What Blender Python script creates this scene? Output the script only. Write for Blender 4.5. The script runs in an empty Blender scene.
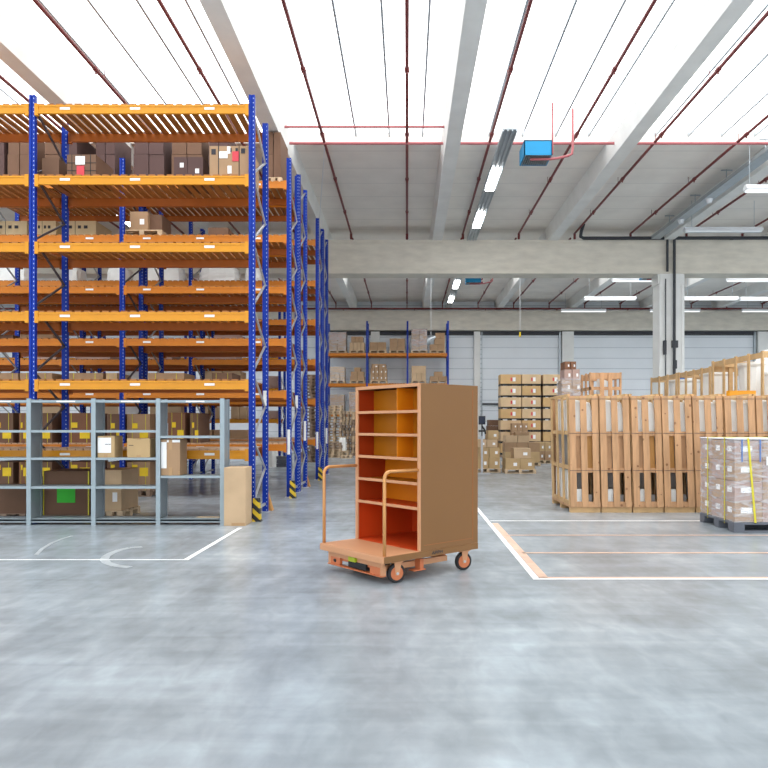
import bpy, math, random
from mathutils import Vector
random.seed(7)
S = bpy.context.scene
COL = S.collection
PI = math.pi
# ---------------------------------------------------------------- helpers
FPX, VX, HY, EYE = 700.0, 407.0, 425.0, 1.6
def X_(px, Y): return (px - VX) * Y / FPX
def Z_(py, Y): return EYE + (HY - py) * Y / FPX

class MB:
    def __init__(s): s.v = []; s.f = []; s.m = []
    def hexa(s, p, mi=0):
        n = len(s.v); s.v += [tuple(q) for q in p]
        for q in ((0,3,2,1),(4,5,6,7),(0,1,5,4),(1,2,6,5),(2,3,7,6),(3,0,4,7)):
            s.f.append(tuple(n + i for i in q)); s.m.append(mi)
        return s
    def box(s, x0, x1, y0, y1, z0, z1, mi=0):
        return s.hexa([(x0,y0,z0),(x1,y0,z0),(x1,y1,z0),(x0,y1,z0),(x0,y0,z1),(x1,y0,z1),(x1,y1,z1),(x0,y1,z1)], mi)
    def bar(s, a, b, w, t, mi=0, up=(0,0,1)):
        a, b = Vector(a), Vector(b); d = (b - a).normalized()
        r = d.cross(Vector(up))
        if r.length < 1e-4: r = d.cross(Vector((1,0,0)))
        r.normalize(); u = r.cross(d).normalized()
        r, u = r * w / 2, u * t / 2
        return s.hexa([a-r-u, a+r-u, b+r-u, b-r-u, a-r+u, a+r+u, b+r+u, b-r+u], mi)
    def tube(s, pts, r, n=8, mi=0, caps=True):
        pts = [Vector(p) for p in pts]; rings = []
        prev = None
        for i, p in enumerate(pts):
            d = (pts[min(i+1, len(pts)-1)] - pts[max(i-1, 0)]).normalized()
            if prev is None:
                a = d.cross(Vector((0,0,1)))
                if a.length < 1e-3: a = d.cross(Vector((1,0,0)))
            else: a = prev - d * prev.dot(d)
            a.normalize(); prev = a; b = d.cross(a)
            rr = r[i] if isinstance(r, (list, tuple)) else r
            k = len(s.v)
            for j in range(n):
                t = 2*PI*j/n; s.v.append(tuple(p + a*math.cos(t)*rr + b*math.sin(t)*rr))
            rings.append(k)
        for k0, k1 in zip(rings, rings[1:]):
            for j in range(n):
                s.f.append((k0+j, k0+(j+1)%n, k1+(j+1)%n, k1+j)); s.m.append(mi)
        if caps:
            s.f.append(tuple(rings[0]+j for j in reversed(range(n)))); s.m.append(mi)
            s.f.append(tuple(rings[-1]+j for j in range(n))); s.m.append(mi)
        return s
    def prism(s, poly, y0, y1, mi=0):            # polygon in x,z extruded along y
        n = len(poly); k = len(s.v)
        s.v += [(x, y0, z) for x, z in poly] + [(x, y1, z) for x, z in poly]
        s.f.append(tuple(range(k, k+n))); s.m.append(mi)
        s.f.append(tuple(reversed(range(k+n, k+2*n)))); s.m.append(mi)
        for i in range(n):
            j = (i+1) % n; s.f.append((k+j, k+i, k+n+i, k+n+j)); s.m.append(mi)
        return s
    def mesh(s, name, mats):
        me = bpy.data.meshes.new(name); me.from_pydata(s.v, [], s.f)
        for m in (mats if isinstance(mats, (list, tuple)) else [mats]): me.materials.append(m)
        if any(s.m): me.polygons.foreach_set('material_index', s.m)
        me.update(); return me
    def build(s, name, mats, parent=None, loc=(0,0,0), bevel=0, smooth=False):
        return link(name, s.mesh(name, mats), parent, loc, bevel, smooth)

def link(name, me, parent=None, loc=(0,0,0), bevel=0, smooth=False):
    o = bpy.data.objects.new(name, me); COL.objects.link(o); o.location = loc
    if parent: o.parent = parent
    if smooth: me.shade_smooth()
    if bevel:
        b = o.modifiers.new('bevel', 'BEVEL'); b.width = bevel; b.segments = 2; b.limit_method = 'ANGLE'
    return o
def empty(name, loc, rz=0):
    o = bpy.data.objects.new(name, None); COL.objects.link(o); o.location = loc; o.rotation_euler = (0,0,rz)
    o.empty_display_size = .1
    return o
def tag(o, label, cat, group=None, kind=None):
    o['label'] = label; o['category'] = cat
    if group: o['group'] = group
    if kind: o['kind'] = kind
    return o
def struct(o): o['kind'] = 'structure'; return o
def copy_tree(o, parent=None):
    kids = list(o.children)
    c = o.copy(); COL.objects.link(c); c.parent = parent
    for ch in kids: copy_tree(ch, c)
    return c

# ---------------------------------------------------------------- materials
def mat(name, col, rough=.6, metal=0, var=.08, scale=6, bump=0, stretch=(1,1,1), spec=.4, trans=0, alpha=1):
    m = bpy.data.materials.new(name); m.use_nodes = True
    nt = m.node_tree; b = nt.nodes['Principled BSDF']
    b.inputs['Roughness'].default_value = rough; b.inputs['Metallic'].default_value = metal
    b.inputs['Specular IOR Level'].default_value = spec
    tc = nt.nodes.new('ShaderNodeTexCoord'); mp = nt.nodes.new('ShaderNodeMapping'); mp.inputs['Scale'].default_value = stretch
    no = nt.nodes.new('ShaderNodeTexNoise'); no.inputs['Scale'].default_value = scale; no.inputs['Detail'].default_value = 5
    oi = nt.nodes.new('ShaderNodeObjectInfo')
    ad = nt.nodes.new('ShaderNodeVectorMath'); ad.operation = 'ADD'
    cx = nt.nodes.new('ShaderNodeCombineXYZ'); mu = nt.nodes.new('ShaderNodeMath'); mu.operation = 'MULTIPLY'; mu.inputs[1].default_value = 50
    nt.links.new(oi.outputs['Random'], mu.inputs[0]); nt.links.new(mu.outputs[0], cx.inputs[0])
    nt.links.new(tc.outputs['Object'], ad.inputs[0]); nt.links.new(cx.outputs[0], ad.inputs[1])
    nt.links.new(ad.outputs[0], mp.inputs[0]); nt.links.new(mp.outputs[0], no.inputs['Vector'])
    rp = nt.nodes.new('ShaderNodeValToRGB')
    c = Vector(col) * (1 if name.split('_')[0] in ('ceiling','concrete','wall','paper','white','line','lamp','label') else PAINT)
    rp.color_ramp.elements[0].position = .3; rp.color_ramp.elements[1].position = .7
    rp.color_ramp.elements[0].color = (*(c*(1-var)), 1); rp.color_ramp.elements[1].color = (*[min(1, q) for q in c*(1+var)], 1)
    nt.links.new(no.outputs['Fac'], rp.inputs[0]); nt.links.new(rp.outputs[0], b.inputs['Base Color'])
    if bump:
        bp = nt.nodes.new('ShaderNodeBump'); bp.inputs['Strength'].default_value = bump; bp.inputs['Distance'].default_value = .01
        nt.links.new(no.outputs['Fac'], bp.inputs['Height']); nt.links.new(bp.outputs[0], b.inputs['Normal'])
    if alpha < 1: b.inputs['Alpha'].default_value = alpha
    m['ramp'] = rp.name
    return m
def emis(name, col, st):
    m = bpy.data.materials.new(name); m.use_nodes = True; nt = m.node_tree
    nt.nodes.remove(nt.nodes['Principled BSDF'])
    e = nt.nodes.new('ShaderNodeEmission'); e.inputs[0].default_value = (*col, 1); e.inputs[1].default_value = st
    nt.links.new(e.outputs[0], nt.nodes['Material Output'].inputs[0]); return m
def nmath(nt, op, a, b=None, c=None):
    n = nt.nodes.new('ShaderNodeMath'); n.operation = op
    for i, q in enumerate((a, b, c)):
        if q is None: continue
        if isinstance(q, (int, float)): n.inputs[i].default_value = q
        else: nt.links.new(q, n.inputs[i])
    return n.outputs[0]
def recolor(m, fac_socket, col):                      # mixes a second paint colour in where fac is 1
    nt = m.node_tree; b = nt.nodes['Principled BSDF']
    src = b.inputs['Base Color'].links[0].from_socket
    mx = nt.nodes.new('ShaderNodeMix'); mx.data_type = 'RGBA'
    nt.links.new(fac_socket, mx.inputs[0]); nt.links.new(src, mx.inputs[6]); mx.inputs[7].default_value = (*col, 1)
    nt.links.new(mx.outputs[2], b.inputs['Base Color'])
def objxyz(m):
    nt = m.node_tree; tc = nt.nodes.new('ShaderNodeTexCoord'); sx = nt.nodes.new('ShaderNodeSeparateXYZ')
    nt.links.new(tc.outputs['Object'], sx.inputs[0]); return nt, sx.outputs[0], sx.outputs[1], sx.outputs[2]

PAINT = .86
M = {}
# floor: polished grey concrete with long soft trowel marks
def floor_mat():
    m = mat('floor_concrete', (.350,.405,.448), .26, 0, .12, .45, 0, (1,1,1), .5)
    nt = m.node_tree; b = nt.nodes['Principled BSDF']
    tc = nt.nodes.new('ShaderNodeTexCoord')
    src = b.inputs['Base Color'].links[0].from_socket
    for sc, st, lo, hi, det in ((3.5,(1,.35,1),.90,1.09,10),(.8,(.5,1.6,1),.92,1.10,9),(1.1,(1,.55,1),.86,1.12,8),(7,(1,.6,1),.93,1.06,6),(2.2,(.25,2.2,1),.93,1.07,6)):
        mp = nt.nodes.new('ShaderNodeMapping'); mp.inputs['Scale'].default_value = st; mp.inputs['Rotation'].default_value = (0,0,.5)
        no = nt.nodes.new('ShaderNodeTexNoise'); no.inputs['Scale'].default_value = sc; no.inputs['Detail'].default_value = det; no.inputs['Distortion'].default_value = .6
        nt.links.new(tc.outputs['Object'], mp.inputs[0]); nt.links.new(mp.outputs[0], no.inputs['Vector'])
        mr = nt.nodes.new('ShaderNodeMapRange'); mr.inputs[1].default_value = .35; mr.inputs[2].default_value = .65; mr.inputs[3].default_value = lo; mr.inputs[4].default_value = hi
        nt.links.new(no.outputs['Fac'], mr.inputs[0])
        mx = nt.nodes.new('ShaderNodeVectorMath'); mx.operation = 'SCALE'
        nt.links.new(src, mx.inputs[0]); nt.links.new(mr.outputs[0], mx.inputs['Scale']); src = mx.outputs[0]
    nt.links.new(src, b.inputs['Base Color'])
    return m
M['floor'] = floor_mat()
M['paint_white'] = mat('line_white', (.80,.83,.85), .5, 0, .1, 8)
M['paint_worn'] = mat('line_worn', (.42,.47,.50), .4, 0, .12, 10)
M['paint_orange'] = mat('line_orange', (.68,.47,.36), .5, 0, .15, 6)
M['panel'] = mat('ceiling_panel', (.87,.835,.78), .8, 0, .05, 1.2)
M['concrete'] = mat('concrete_beam', (.70,.665,.58), .85, 0, .10, 1.6, .2, (1,1,3))
M['conc_light'] = mat('concrete_column', (.80,.81,.79), .8, 0, .06, 1.5)
M['wall'] = mat('wall_panel', (.80,.85,.90), .6, 0, .03, .8)
def seams(m, ax, pitch, w, col):
    nt, x, y, z = objxyz(m); q = (x, y, z)[ax]
    fr = nmath(nt, 'FRACT', nmath(nt, 'MULTIPLY', q, 1/pitch))
    recolor(m, nmath(nt, 'LESS_THAN', fr, w/pitch), col)
seams(M['wall'], 2, .6, .035, (.50,.56,.62))
seams(M['panel'], 1, 1.2, .025, (.66,.64,.61))
def blue(name, col):
    m = mat(name, col, .5, 0, .06, 5, 0, (1,1,1), .22)
    nt, x, y, z = objxyz(m)
    fz = nmath(nt, 'ABSOLUTE', nmath(nt, 'SUBTRACT', nmath(nt, 'FRACT', nmath(nt, 'MULTIPLY', z, 1/.075)), .5))
    a = nmath(nt, 'LESS_THAN', fz, .14)
    ax = nmath(nt, 'ABSOLUTE', x)
    b1 = nmath(nt, 'LESS_THAN', nmath(nt, 'ABSOLUTE', nmath(nt, 'SUBTRACT', x, .030)), .006)
    recolor(m, nmath(nt, 'MULTIPLY', a, b1), (.45,.55,.75))
    return m
M['blue'] = blue('blue_upright', (.002,.035,.36))
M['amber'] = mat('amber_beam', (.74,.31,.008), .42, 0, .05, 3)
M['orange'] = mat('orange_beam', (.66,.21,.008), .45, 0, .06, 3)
M['rear_orange'] = mat('rear_beam_orange', (.45,.115,.008), .5, 0, .08, 3)  # deeper orange for the rear beams
M['deck'] = mat('deck_steel', (.42,.17,.035), .5, 0, .15, 4)
M['deckwood'] = mat('deck_wood', (.62,.42,.28), .75, 0, .2, 6)
M['steel'] = mat('brace_steel', (.55,.57,.6), .4, .6, .1, 8)
M['brace_dark'] = mat('brace_dark', (.10,.09,.10), .5, .3, .1, 8)
M['plate'] = mat('white_plate', (.82,.83,.82), .6, 0, .02, 8)
M['shelf'] = mat('shelf_grey', (.29,.345,.38), .42, .15, .06, 4)
M['shelf_edge'] = mat('shelf_edge', (.35,.43,.475), .4, .15, .05, 4)
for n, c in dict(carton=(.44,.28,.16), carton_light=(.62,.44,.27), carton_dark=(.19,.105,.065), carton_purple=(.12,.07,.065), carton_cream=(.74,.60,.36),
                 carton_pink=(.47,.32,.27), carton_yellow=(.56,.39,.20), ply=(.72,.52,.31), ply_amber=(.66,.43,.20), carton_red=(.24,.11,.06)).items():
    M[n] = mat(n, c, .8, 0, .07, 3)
M['tape'] = mat('packing_tape', (.50,.31,.15), .3, 0, .04, 9)
M['label_w'] = mat('paper_white', (.85,.86,.87), .6, 0, .03, 8)
M['label_y'] = mat('paper_yellow', (.82,.58,.02), .6, 0, .08, 8)
M['label_r'] = mat('label_red', (.62,.06,.08), .6, 0, .06, 8)
M['label_g'] = mat('sheet_green', (.06,.62,.05), .6, 0, .05, 8)
M['black'] = mat('black_plastic', (.012,.012,.014), .45, 0, .1, 8)
M['ink'] = mat('ink_dark', (.04,.04,.05), .7, 0, .1, 8)
M['blue_ink'] = mat('blue_print', (.10,.22,.55), .6, 0, .1, 8)
M['strap_y'] = mat('strap_yellow', (.78,.70,.04), .4, 0, .08, 8)
M['wood'] = mat('pine_wood', (.60,.345,.18), .7, 0, .2, 5, .1, (3,3,.35))
M['wood2'] = mat('pine_board_amber', (.54,.27,.08), .7, 0, .16, 5, .1, (3,3,.35))
def knots(m):
    nt = m.node_tree; tc = nt.nodes.new('ShaderNodeTexCoord'); oi = nt.nodes.new('ShaderNodeObjectInfo')
    mp = nt.nodes.new('ShaderNodeVectorMath'); mp.operation = 'ADD'; nt.links.new(tc.outputs['Object'], mp.inputs[0])
    cx = nt.nodes.new('ShaderNodeCombineXYZ'); nt.links.new(nmath(nt, 'MULTIPLY', oi.outputs['Random'], 37.0), cx.inputs[2]); nt.links.new(cx.outputs[0], mp.inputs[1])
    vo = nt.nodes.new('ShaderNodeTexVoronoi'); vo.inputs['Scale'].default_value = 5.5; nt.links.new(mp.outputs[0], vo.inputs['Vector'])
    recolor(m, nmath(nt, 'MULTIPLY', nmath(nt, 'LESS_THAN', vo.outputs['Distance'], .13), .75), (.16,.06,.02))
knots(M['wood'])
M['woodtop'] = mat('pine_frame_pale', (.66,.43,.21), .7, 0, .14, 5, .1, (1,1,1))
M['palletwood'] = mat('pallet_wood', (.66,.50,.33), .8, 0, .25, 5)
M['palletdark'] = mat('pallet_wood_aged', (.36,.26,.19), .85, 0, .3, 5)
M['whiteplastic'] = mat('white_plastic', (.90,.92,.90), .35, 0, .03, 3)
M['greyplastic'] = mat('grey_moulding', (.30,.29,.28), .45, 0, .08, 3)
M['pallet_grey'] = mat('pallet_plastic_grey', (.14,.155,.19), .5, 0, .08, 6)
M['pipe'] = mat('pipe_red', (.20,.035,.035), .5, 0, .1, 5)
M['pipe_pink'] = mat('pipe_red_bright', (.48,.14,.15), .45, 0, .06, 5)
M['pipe_black'] = mat('pipe_dark', (.045,.05,.06), .5, 0, .1, 5)
M['heater'] = mat('heater_blue', (.0,.30,.62), .45, 0, .03, 3)
M['galv'] = mat('galvanised', (.52,.58,.62), .4, .5, .06, 4)
M['lampbody'] = mat('lamp_white', (.72,.75,.78), .4, .1, .03, 4)
M['rubber'] = mat('rubber_black', (.025,.025,.028), .7, 0, .1, 9)
M['c_side'] = mat('cart_side_brown', (.255,.122,.040), .5, 0, .02, 2)
M['c_trim'] = mat('cart_salmon', (.66,.33,.17), .45, 0, .02, 2)
M['c_bed'] = mat('cart_bed', (.56,.28,.13), .4, 0, .02, 2)
M['c_bounce_red'] = mat('cart_bounce_red', (.68,.07,.008), .5, 0, .03, 2)  # cabinet interior tones: bounced orange light put into the colour of each face
M['c_bounce_dred'] = mat('cart_bounce_dark_red', (.44,.045,.004), .5, 0, .03, 2)
M['c_bounce_ochre'] = mat('cart_bounce_ochre', (.55,.20,.003), .5, 0, .04, 2)
M['c_bounce_orange'] = mat('cart_bounce_orange', (.85,.27,.004), .5, 0, .04, 2)
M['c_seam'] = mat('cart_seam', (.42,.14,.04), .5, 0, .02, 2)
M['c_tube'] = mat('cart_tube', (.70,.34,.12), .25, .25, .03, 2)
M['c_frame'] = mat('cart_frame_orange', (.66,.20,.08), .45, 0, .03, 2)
M['lime'] = mat('hitch_lime', (.45,.55,.02), .4, 0, .05, 8)
M['screen'] = mat('screen_dark', (.02,.03,.06), .2, 0, .05, 8)
def wrapmat():
    m = bpy.data.materials.new('stretch_film'); m.use_nodes = True; nt = m.node_tree
    b = nt.nodes['Principled BSDF']; b.inputs['Base Color'].default_value = (.86,.88,.92,1); b.inputs['Roughness'].default_value = .18
    tc = nt.nodes.new('ShaderNodeTexCoord'); mp = nt.nodes.new('ShaderNodeMapping'); mp.inputs['Scale'].default_value = (1.2,1.2,7); mp.inputs['Rotation'].default_value = (.1,.15,0)
    no = nt.nodes.new('ShaderNodeTexNoise'); no.inputs['Scale'].default_value = 3.2; no.inputs['Detail'].default_value = 8; no.inputs['Distortion'].default_value = .8
    nt.links.new(tc.outputs['Object'], mp.inputs[0]); nt.links.new(mp.outputs[0], no.inputs['Vector'])
    mr = nt.nodes.new('ShaderNodeMapRange'); mr.inputs[1].default_value = .42; mr.inputs[2].default_value = .72; mr.inputs[3].default_value = .14; mr.inputs[4].default_value = .55
    nt.links.new(no.outputs['Fac'], mr.inputs[0]); nt.links.new(mr.outputs[0], b.inputs['Alpha'])
    bp = nt.nodes.new('ShaderNodeBump'); bp.inputs['Strength'].default_value = .5; bp.inputs['Distance'].default_value = .02
    nt.links.new(no.outputs['Fac'], bp.inputs['Height']); nt.links.new(bp.outputs[0], b.inputs['Normal'])
    return m
M['film'] = wrapmat()
def hazard():
    m = mat('hazard_yellow', (.72,.50,.02), .5, 0, .05, 5)
    nt, x, y, z = objxyz(m)
    s = nmath(nt, 'FRACT', nmath(nt, 'MULTIPLY', nmath(nt, 'ADD', nmath(nt, 'MULTIPLY', x, .9), z), 1/.17))
    recolor(m, nmath(nt, 'LESS_THAN', s, .5), (.015,.015,.015)); return m
M['hazard'] = hazard()
M['sky_pane'] = emis('skylight_daylight', (1,.99,.98), 2.6)
M['lamp_on'] = emis('lamp_tube_on', (1,.98,.95), 14)
M['lamp_soft'] = emis('lamp_tube_soft', (.92,.97,1), .85)

# ---------------------------------------------------------------- room shell
CZ, GZ0, GZ1 = 8.65, 7.0, 8.2
GY, BY = 25.0, 40.0
XL, XR = -27.0, 31.0
struct(MB().box(XL, XR, -12, BY+.4, -.3, 0).build('floor', M['floor']))
ce = MB()
for a, b in ((-6, 3.5), (17.5, 27.4), (33.0, BY+.4)): ce.box(XL, XR, a, b, CZ, CZ+.25)
struct(ce.build('ceiling', M['panel']))
for i, (a, b) in enumerate(((3.5, 17.5), (27.4, 33.0))):
    w = struct(MB().box(XL, XR, a, b, CZ+.3, CZ+.34).build('window_%d' % (i+1), M['sky_pane']))
    g = MB(); x = XL
    while x < XR:
        g.box(x-.02, x+.02, a, b, CZ+.16, CZ+.28); x += .83
    if i == 0: g.box(XL, XR, a+5, a+5.08, CZ+.14, CZ+.28)
    g.build('window_frame', M['galv'], w)
struct(MB().box(XL, XR, BY, BY+.3, 0, CZ).build('wall_back', M['wall']))
struct(MB().box(XL-.3, XL, -12, BY+.3, 0, CZ+.3).build('wall_left', M['wall']))
struct(MB().box(XR, XR+.3, -12, BY+.3, 0, CZ+.3).build('wall_right', M['wall']))
def girder(n, y, z0, z1, d):
    g = MB().box(XL, XR, y, y+d, z0+.16, z1)
    g.box(XL, XR, y-.05, y+d+.05, z0, z0+.16)
    g.box(XL, XR, y-.04, y, z1-.1, z1)
    struct(g.build('trim_%d' % n, M['concrete']))
girder(1, GY, GZ0, GZ1, .7)
girder(2, BY-.55, 6.95, 8.05, .5)
struct(MB().box(XL, XR, BY-.12, BY-.02, 6.72, 6.95).build('trim_3', M['pipe_black']))
# columns under the front girder
def column(x0, x1, y0, y1, z1, label, name='concrete_column', m='conc_light', cap=False):
    c = MB().box(x0, x1, y0, y1, 0, z1)
    if cap: c.box(x0-.06, x1+.06, y0+.05, y1-.05, z1-.35, z1); c.box(x0-.03, x0+.08, y0-.03, y0+.1, 0, z1-.4); c.box(x1-.08, x1+.03, y0-.03, y0+.1, 0, z1-.4)
    return tag(c.build(name, M[m]), label, 'column', kind='structure')
column(9.03, 9.86, GY-.02, GY+.72, GZ0, 'thick pale concrete column rising behind the long row of timber crates', cap=True)
column(-10.3, -9.5, GY-.02, GY+.72, GZ0, 'concrete column behind the blue and orange pallet racks')
for k, (a, b, t) in enumerate(((-2.05,-1.55,'narrow concrete pilaster behind the wall rack'), (3.8,4.15,'narrow concrete pilaster beside the wall ladder'),
        (8.8,9.45,'concrete pilaster on back wall above the wrapped carton tower'), (14.3,14.8,'concrete pilaster on back wall hidden past the thick column'), (19.9,20.5,'grey concrete pilaster at the right end of the back wall'))):
    column(a, b, BY-.35, BY-.02, 6.9, t, 'wall_pilaster', 'conc_light')
# roof beams
nb = 4
for x in (-15.4, -11.3, -7.15, -3.05, 1.08, 5.22, 9.3, 13.5, 17.6, 21.8, 26):
    for (a, b) in ((-6, GY+.3), (GY+.4, BY-.02)):
        g = MB().prism([(x-.17, 8.18), (x+.17, 8.18), (x+.24, CZ), (x-.24, CZ)], a, b)
        struct(g.build('trim_%d' % nb, M['conc_light'])); nb += 1
# ---------------------------------------------------------------- floor markings
def line(name, pts, w, m, z=.004, label='', kind=None):
    g = MB()
    for (a, b) in zip(pts, pts[1:]):
        a, b = Vector((*a, 0)), Vector((*b, 0)); d = (b-a).normalized(); n = Vector((-d.y, d.x, 0))*w/2
        k = len(g.v); g.v += [(*(a-n)[:2], z), (*(b-n)[:2], z), (*(b+n)[:2], z), (*(a+n)[:2], z)]; g.f.append((k, k+1, k+2, k+3)); g.m.append(0)
    o = g.build(name, m); return tag(o, label, 'floor marking')
yl = 1120/135
line('floor_line', [(-18, yl), (X_(186, yl), yl)], .05, M['paint_white'], .004, 'long white floor line running sideways in front of the grey shelving')
line('floor_line', [(X_(186, yl), yl-.03), (X_(237, 1120/105), 1120/105+.2)], .07, M['paint_white'], .0045, 'short white floor line angling back toward the tall cardboard box')
x0 = 1.34; y1 = 1120/154.3
line('floor_line', [(x0, y1), (x0, 14.5)], .07, M['paint_white'], .004, 'white floor line running away behind the orange cart')
line('floor_line', [(x0-.035, y1), (14, y1)], .06, M['paint_white'], .0042, 'white floor line crossing sideways, nearest of the right bay')
line('floor_line', [(x0+.09, y1+.07), (x0+.09, 11.4)], .10, M['paint_orange'], .003, 'faded orange stripe along the inner side of the white bay line')
line('floor_line', [(x0+.05, y1+.07), (14, y1+.07)], .06, M['paint_orange'], .003, 'faded orange stripe just behind the nearest white cross line')
line('floor_line', [(x0+.1, 8.75), (14, 8.75)], .07, M['paint_orange'], .003, 'faded orange cross line in the middle of the empty bay')
line('floor_line', [(x0+.1, 10.15), (14, 10.15)], .06, M['paint_orange'], .003, 'faint orange cross line passing the wrapped pallet base')
line('floor_line', [(x0+.05, 11.67), (14, 11.67)], .08, M['paint_white'], .003, 'white cross line just in front of the timber crates')
arc = [(X_(p, 1120/(q-HY)), 1120/(q-HY)) for p, q in ((142,547),(130,548),(120,550),(112,553),(106,556.5),(104,560),(107,563),(116,566),(130,567.5))]
line('floor_arc', arc, .10, M['paint_worn'], .003, 'worn curved tape mark on the floor left of the white corner')
arc = [(X_(p, 1120/(q-HY)), 1120/(q-HY)) for p, q in ((72,536),(62,539),(52,543),(42,549),(36,555))]
line('floor_arc', arc, .05, M['paint_worn'], .003, 'faint curved scuff on the floor near the grey shelving')

# ---------------------------------------------------------------- pallet racks
LV = [1.1, 2.27, 3.42, 4.58, 5.71, 6.9]
UP = {}
def upright_mesh(h, rear):
    k = (round(h, 2), rear)
    if k not in UP:
        g = MB(); s = -1 if not rear else 1
        g.box(-.05, .05, -.03, .03, 0, h)
        g.box(-.05, -.014, s*.03, s*.042, 0, h) if s > 0 else g.box(-.05, -.014, -.042, -.03, 0, h)
        g.box(.014, .05, .03, .042, 0, h) if s > 0 else g.box(.014, .05, -.042, -.03, 0, h)
        UP[k] = g.mesh('upright', M['blue'])
    return UP[k]
FOOT = MB().box(-.08, .08, -.07, .07, 0, .012).mesh('foot_plate', M['steel'])
PLATE = MB().box(-.085, .085, -.004, .0, -.02, .02).mesh('label_plate', M['plate'])
BM = {}
def beam_mesh(L, h, m, flip):
    k = (round(L, 3), h, m.name, flip)
    if k not in BM:
        g = MB(); s = -1 if not flip else 1
        def bx(y0, y1, z0, z1): g.box(0, L, min(s*y0, s*y1), max(s*y0, s*y1), z0, z1)
        bx(0, .042, h*.30, h/2); bx(0, .034, -h*.05, h*.30); bx(0, .044, -h/2, -h*.05)
        g.box(-.012, .05, min(0, s*.05), max(0, s*.05), -h*.72, h*.66); g.box(L-.05, L+.012, min(0, s*.05), max(0, s*.05), -h*.72, h*.66)
        BM[k] = g.mesh('beam', m)
    return BM[k]
DK = {}
def deck_mesh(L, D, wood):
    k = (round(L, 3), D, wood)
    if k not in DK:
        g = MB(); p, w = (.155, .108) if not wood else (.13, .105); x = .03
        while x + w < L:
            g.box(x, x+w, -.035, D+.035, 0, .026); x += p
        DK[k] = g.mesh('deck_panel', M['deckwood' if wood else 'deck'])
    return DK[k]
def rack(label, xs, y0, D, levels, H, mf, mr, plates=True, wood=(1.1,), bh=.145, brace=True, dark_brace=False, signs=()):
    root = empty('pallet_rack', (0, y0, 0)); tag(root, label, 'pallet rack', 'blue and orange pallet racks')
    for xi, x in enumerate(xs):
        for rear in (0, 1):
            u = link('upright', upright_mesh(H, rear), root, (x, D*rear, 0)); link('foot_plate', FOOT, u)
        if brace:
            g = MB(); z = .25; a = 0
            while z + .56 < H:
                g.bar((x, D*a + (.03 if not a else -.03), z), (x, D*(1-a) + (.03 if a else -.03), z+.56), .03, .03, up=(1,0,0)); z += .56; a = 1-a
            g.box(x-.02, x+.02, .03, D-.03, .13, .17)
            g.build('bracing', M['brace_dark' if (dark_brace and x < -3) else 'steel'], root)
    for a, b in zip(xs, xs[1:]):
        L = b - a - .1 - .024
        for z in levels:
            f = link('beam', beam_mesh(L, bh, mf, 0), root, (a+.062, -.012, z))
            if plates:
                for t in (.14, .47, .82): link('label_plate', PLATE, f, (L*t, -.0445, .01))
            link('beam', beam_mesh(L, bh, mr, 1), root, (a+.062, D+.012, z))
            link('deck_panel', deck_mesh(L, D, z in wood), root, (a+.062, 0, z+bh/2+.002))
    for (x, y, z, h) in signs:
        MB().box(x-.03, x+.03, y-.05, y-.044, z, z+h).build('sign_plate', M['plate'], root)
    return root
XA = [-9.99, -6.30, -2.61]
rack('nearest pallet rack with bright amber front beams, just behind the grey shelving', XA, 11.8, 1.1, LV, 7.15, M['amber'], M['rear_orange'], dark_brace=True,
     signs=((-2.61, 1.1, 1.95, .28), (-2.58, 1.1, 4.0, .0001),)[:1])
rack('second pallet rack from the front with brown cartons on the lowest beams', XA, 15.5, 1.1, LV, 7.5, M['orange'], M['rear_orange'], signs=((-2.61, 0, .95, .55), (-2.61,1.1,2.0,.3)), dark_brace=True)
rack('third pallet rack, back to back with the rack of brown cartons', XA, 16.85, 1.1, LV, 7.62, M['orange'], M['rear_orange'], plates=False, signs=((-2.61, 1.1, 1.2, .5),))
rack('fourth pallet rack, beyond the second aisle, with white wrapped goods high up', [-13.68]+XA, 20.4, 1.1, LV, 7.62, M['orange'], M['rear_orange'], plates=False, signs=((-2.61, 0, .9, .5),))
rack('fifth pallet rack, back to back behind the fourth, near the concrete girder', [-13.68]+XA, 21.65, 1.1, LV, 7.62, M['orange'], M['rear_orange'], plates=False, signs=((-2.61, 1.1, 1.0, .5),))
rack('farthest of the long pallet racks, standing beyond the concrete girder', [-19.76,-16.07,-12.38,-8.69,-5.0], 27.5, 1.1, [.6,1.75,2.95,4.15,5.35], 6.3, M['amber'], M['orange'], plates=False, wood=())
rack('small wall rack with thin blue posts and cartons against the back wall', [-4.34,-2.17,.03,2.23], 38.05, .95, [2.1,3.77,5.42], 7.25, M['orange'], M['orange'], plates=False, wood=(), bh=.14)

# post guards
def guard(x, y, h, label, w=.13):
    g = MB(); g.hexa([(-w/2,-.1,0),(w/2,-.1,0),(w/2,.07,0),(-w/2,.07,0),(-w/2,-.04,h),(w*.15,-.04,h),(w*.3,.05,h),(-w/2,.05,h)])
    g.box(-w/2, w/2+.02, -.11, .08, 0, .01)
    o = g.build('post_guard', M['hazard'], None, (x, y, 0), .006); tag(o, label, 'post guard', 'black and yellow post guards')
guard(-2.50, 11.68, .38, 'black and yellow striped guard beside the tall cardboard box')
guard(-2.50, 15.36, .38, 'black and yellow striped guard at the foot of the second rack')
guard(-2.50, 20.28, .38, 'black and yellow striped guard at the foot of the fourth rack')
for y, t in ((13.08, 'nearest rack'), (18.12, 'third rack')):
    g = MB(); g.hexa([(-.05,-.09,0),(.12,-.09,0),(.12,.09,0),(-.05,.09,0),(-.05,-.06,.42),(.0,-.06,.42),(.0,.06,.42),(-.05,.06,.42)])
    tag(g.build('wooden_wedge', M['wood2'], None, (-2.63, y+.05, 0), .006), 'tapered wooden stop at the rear foot of the ' + t, 'wooden stop')

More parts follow.
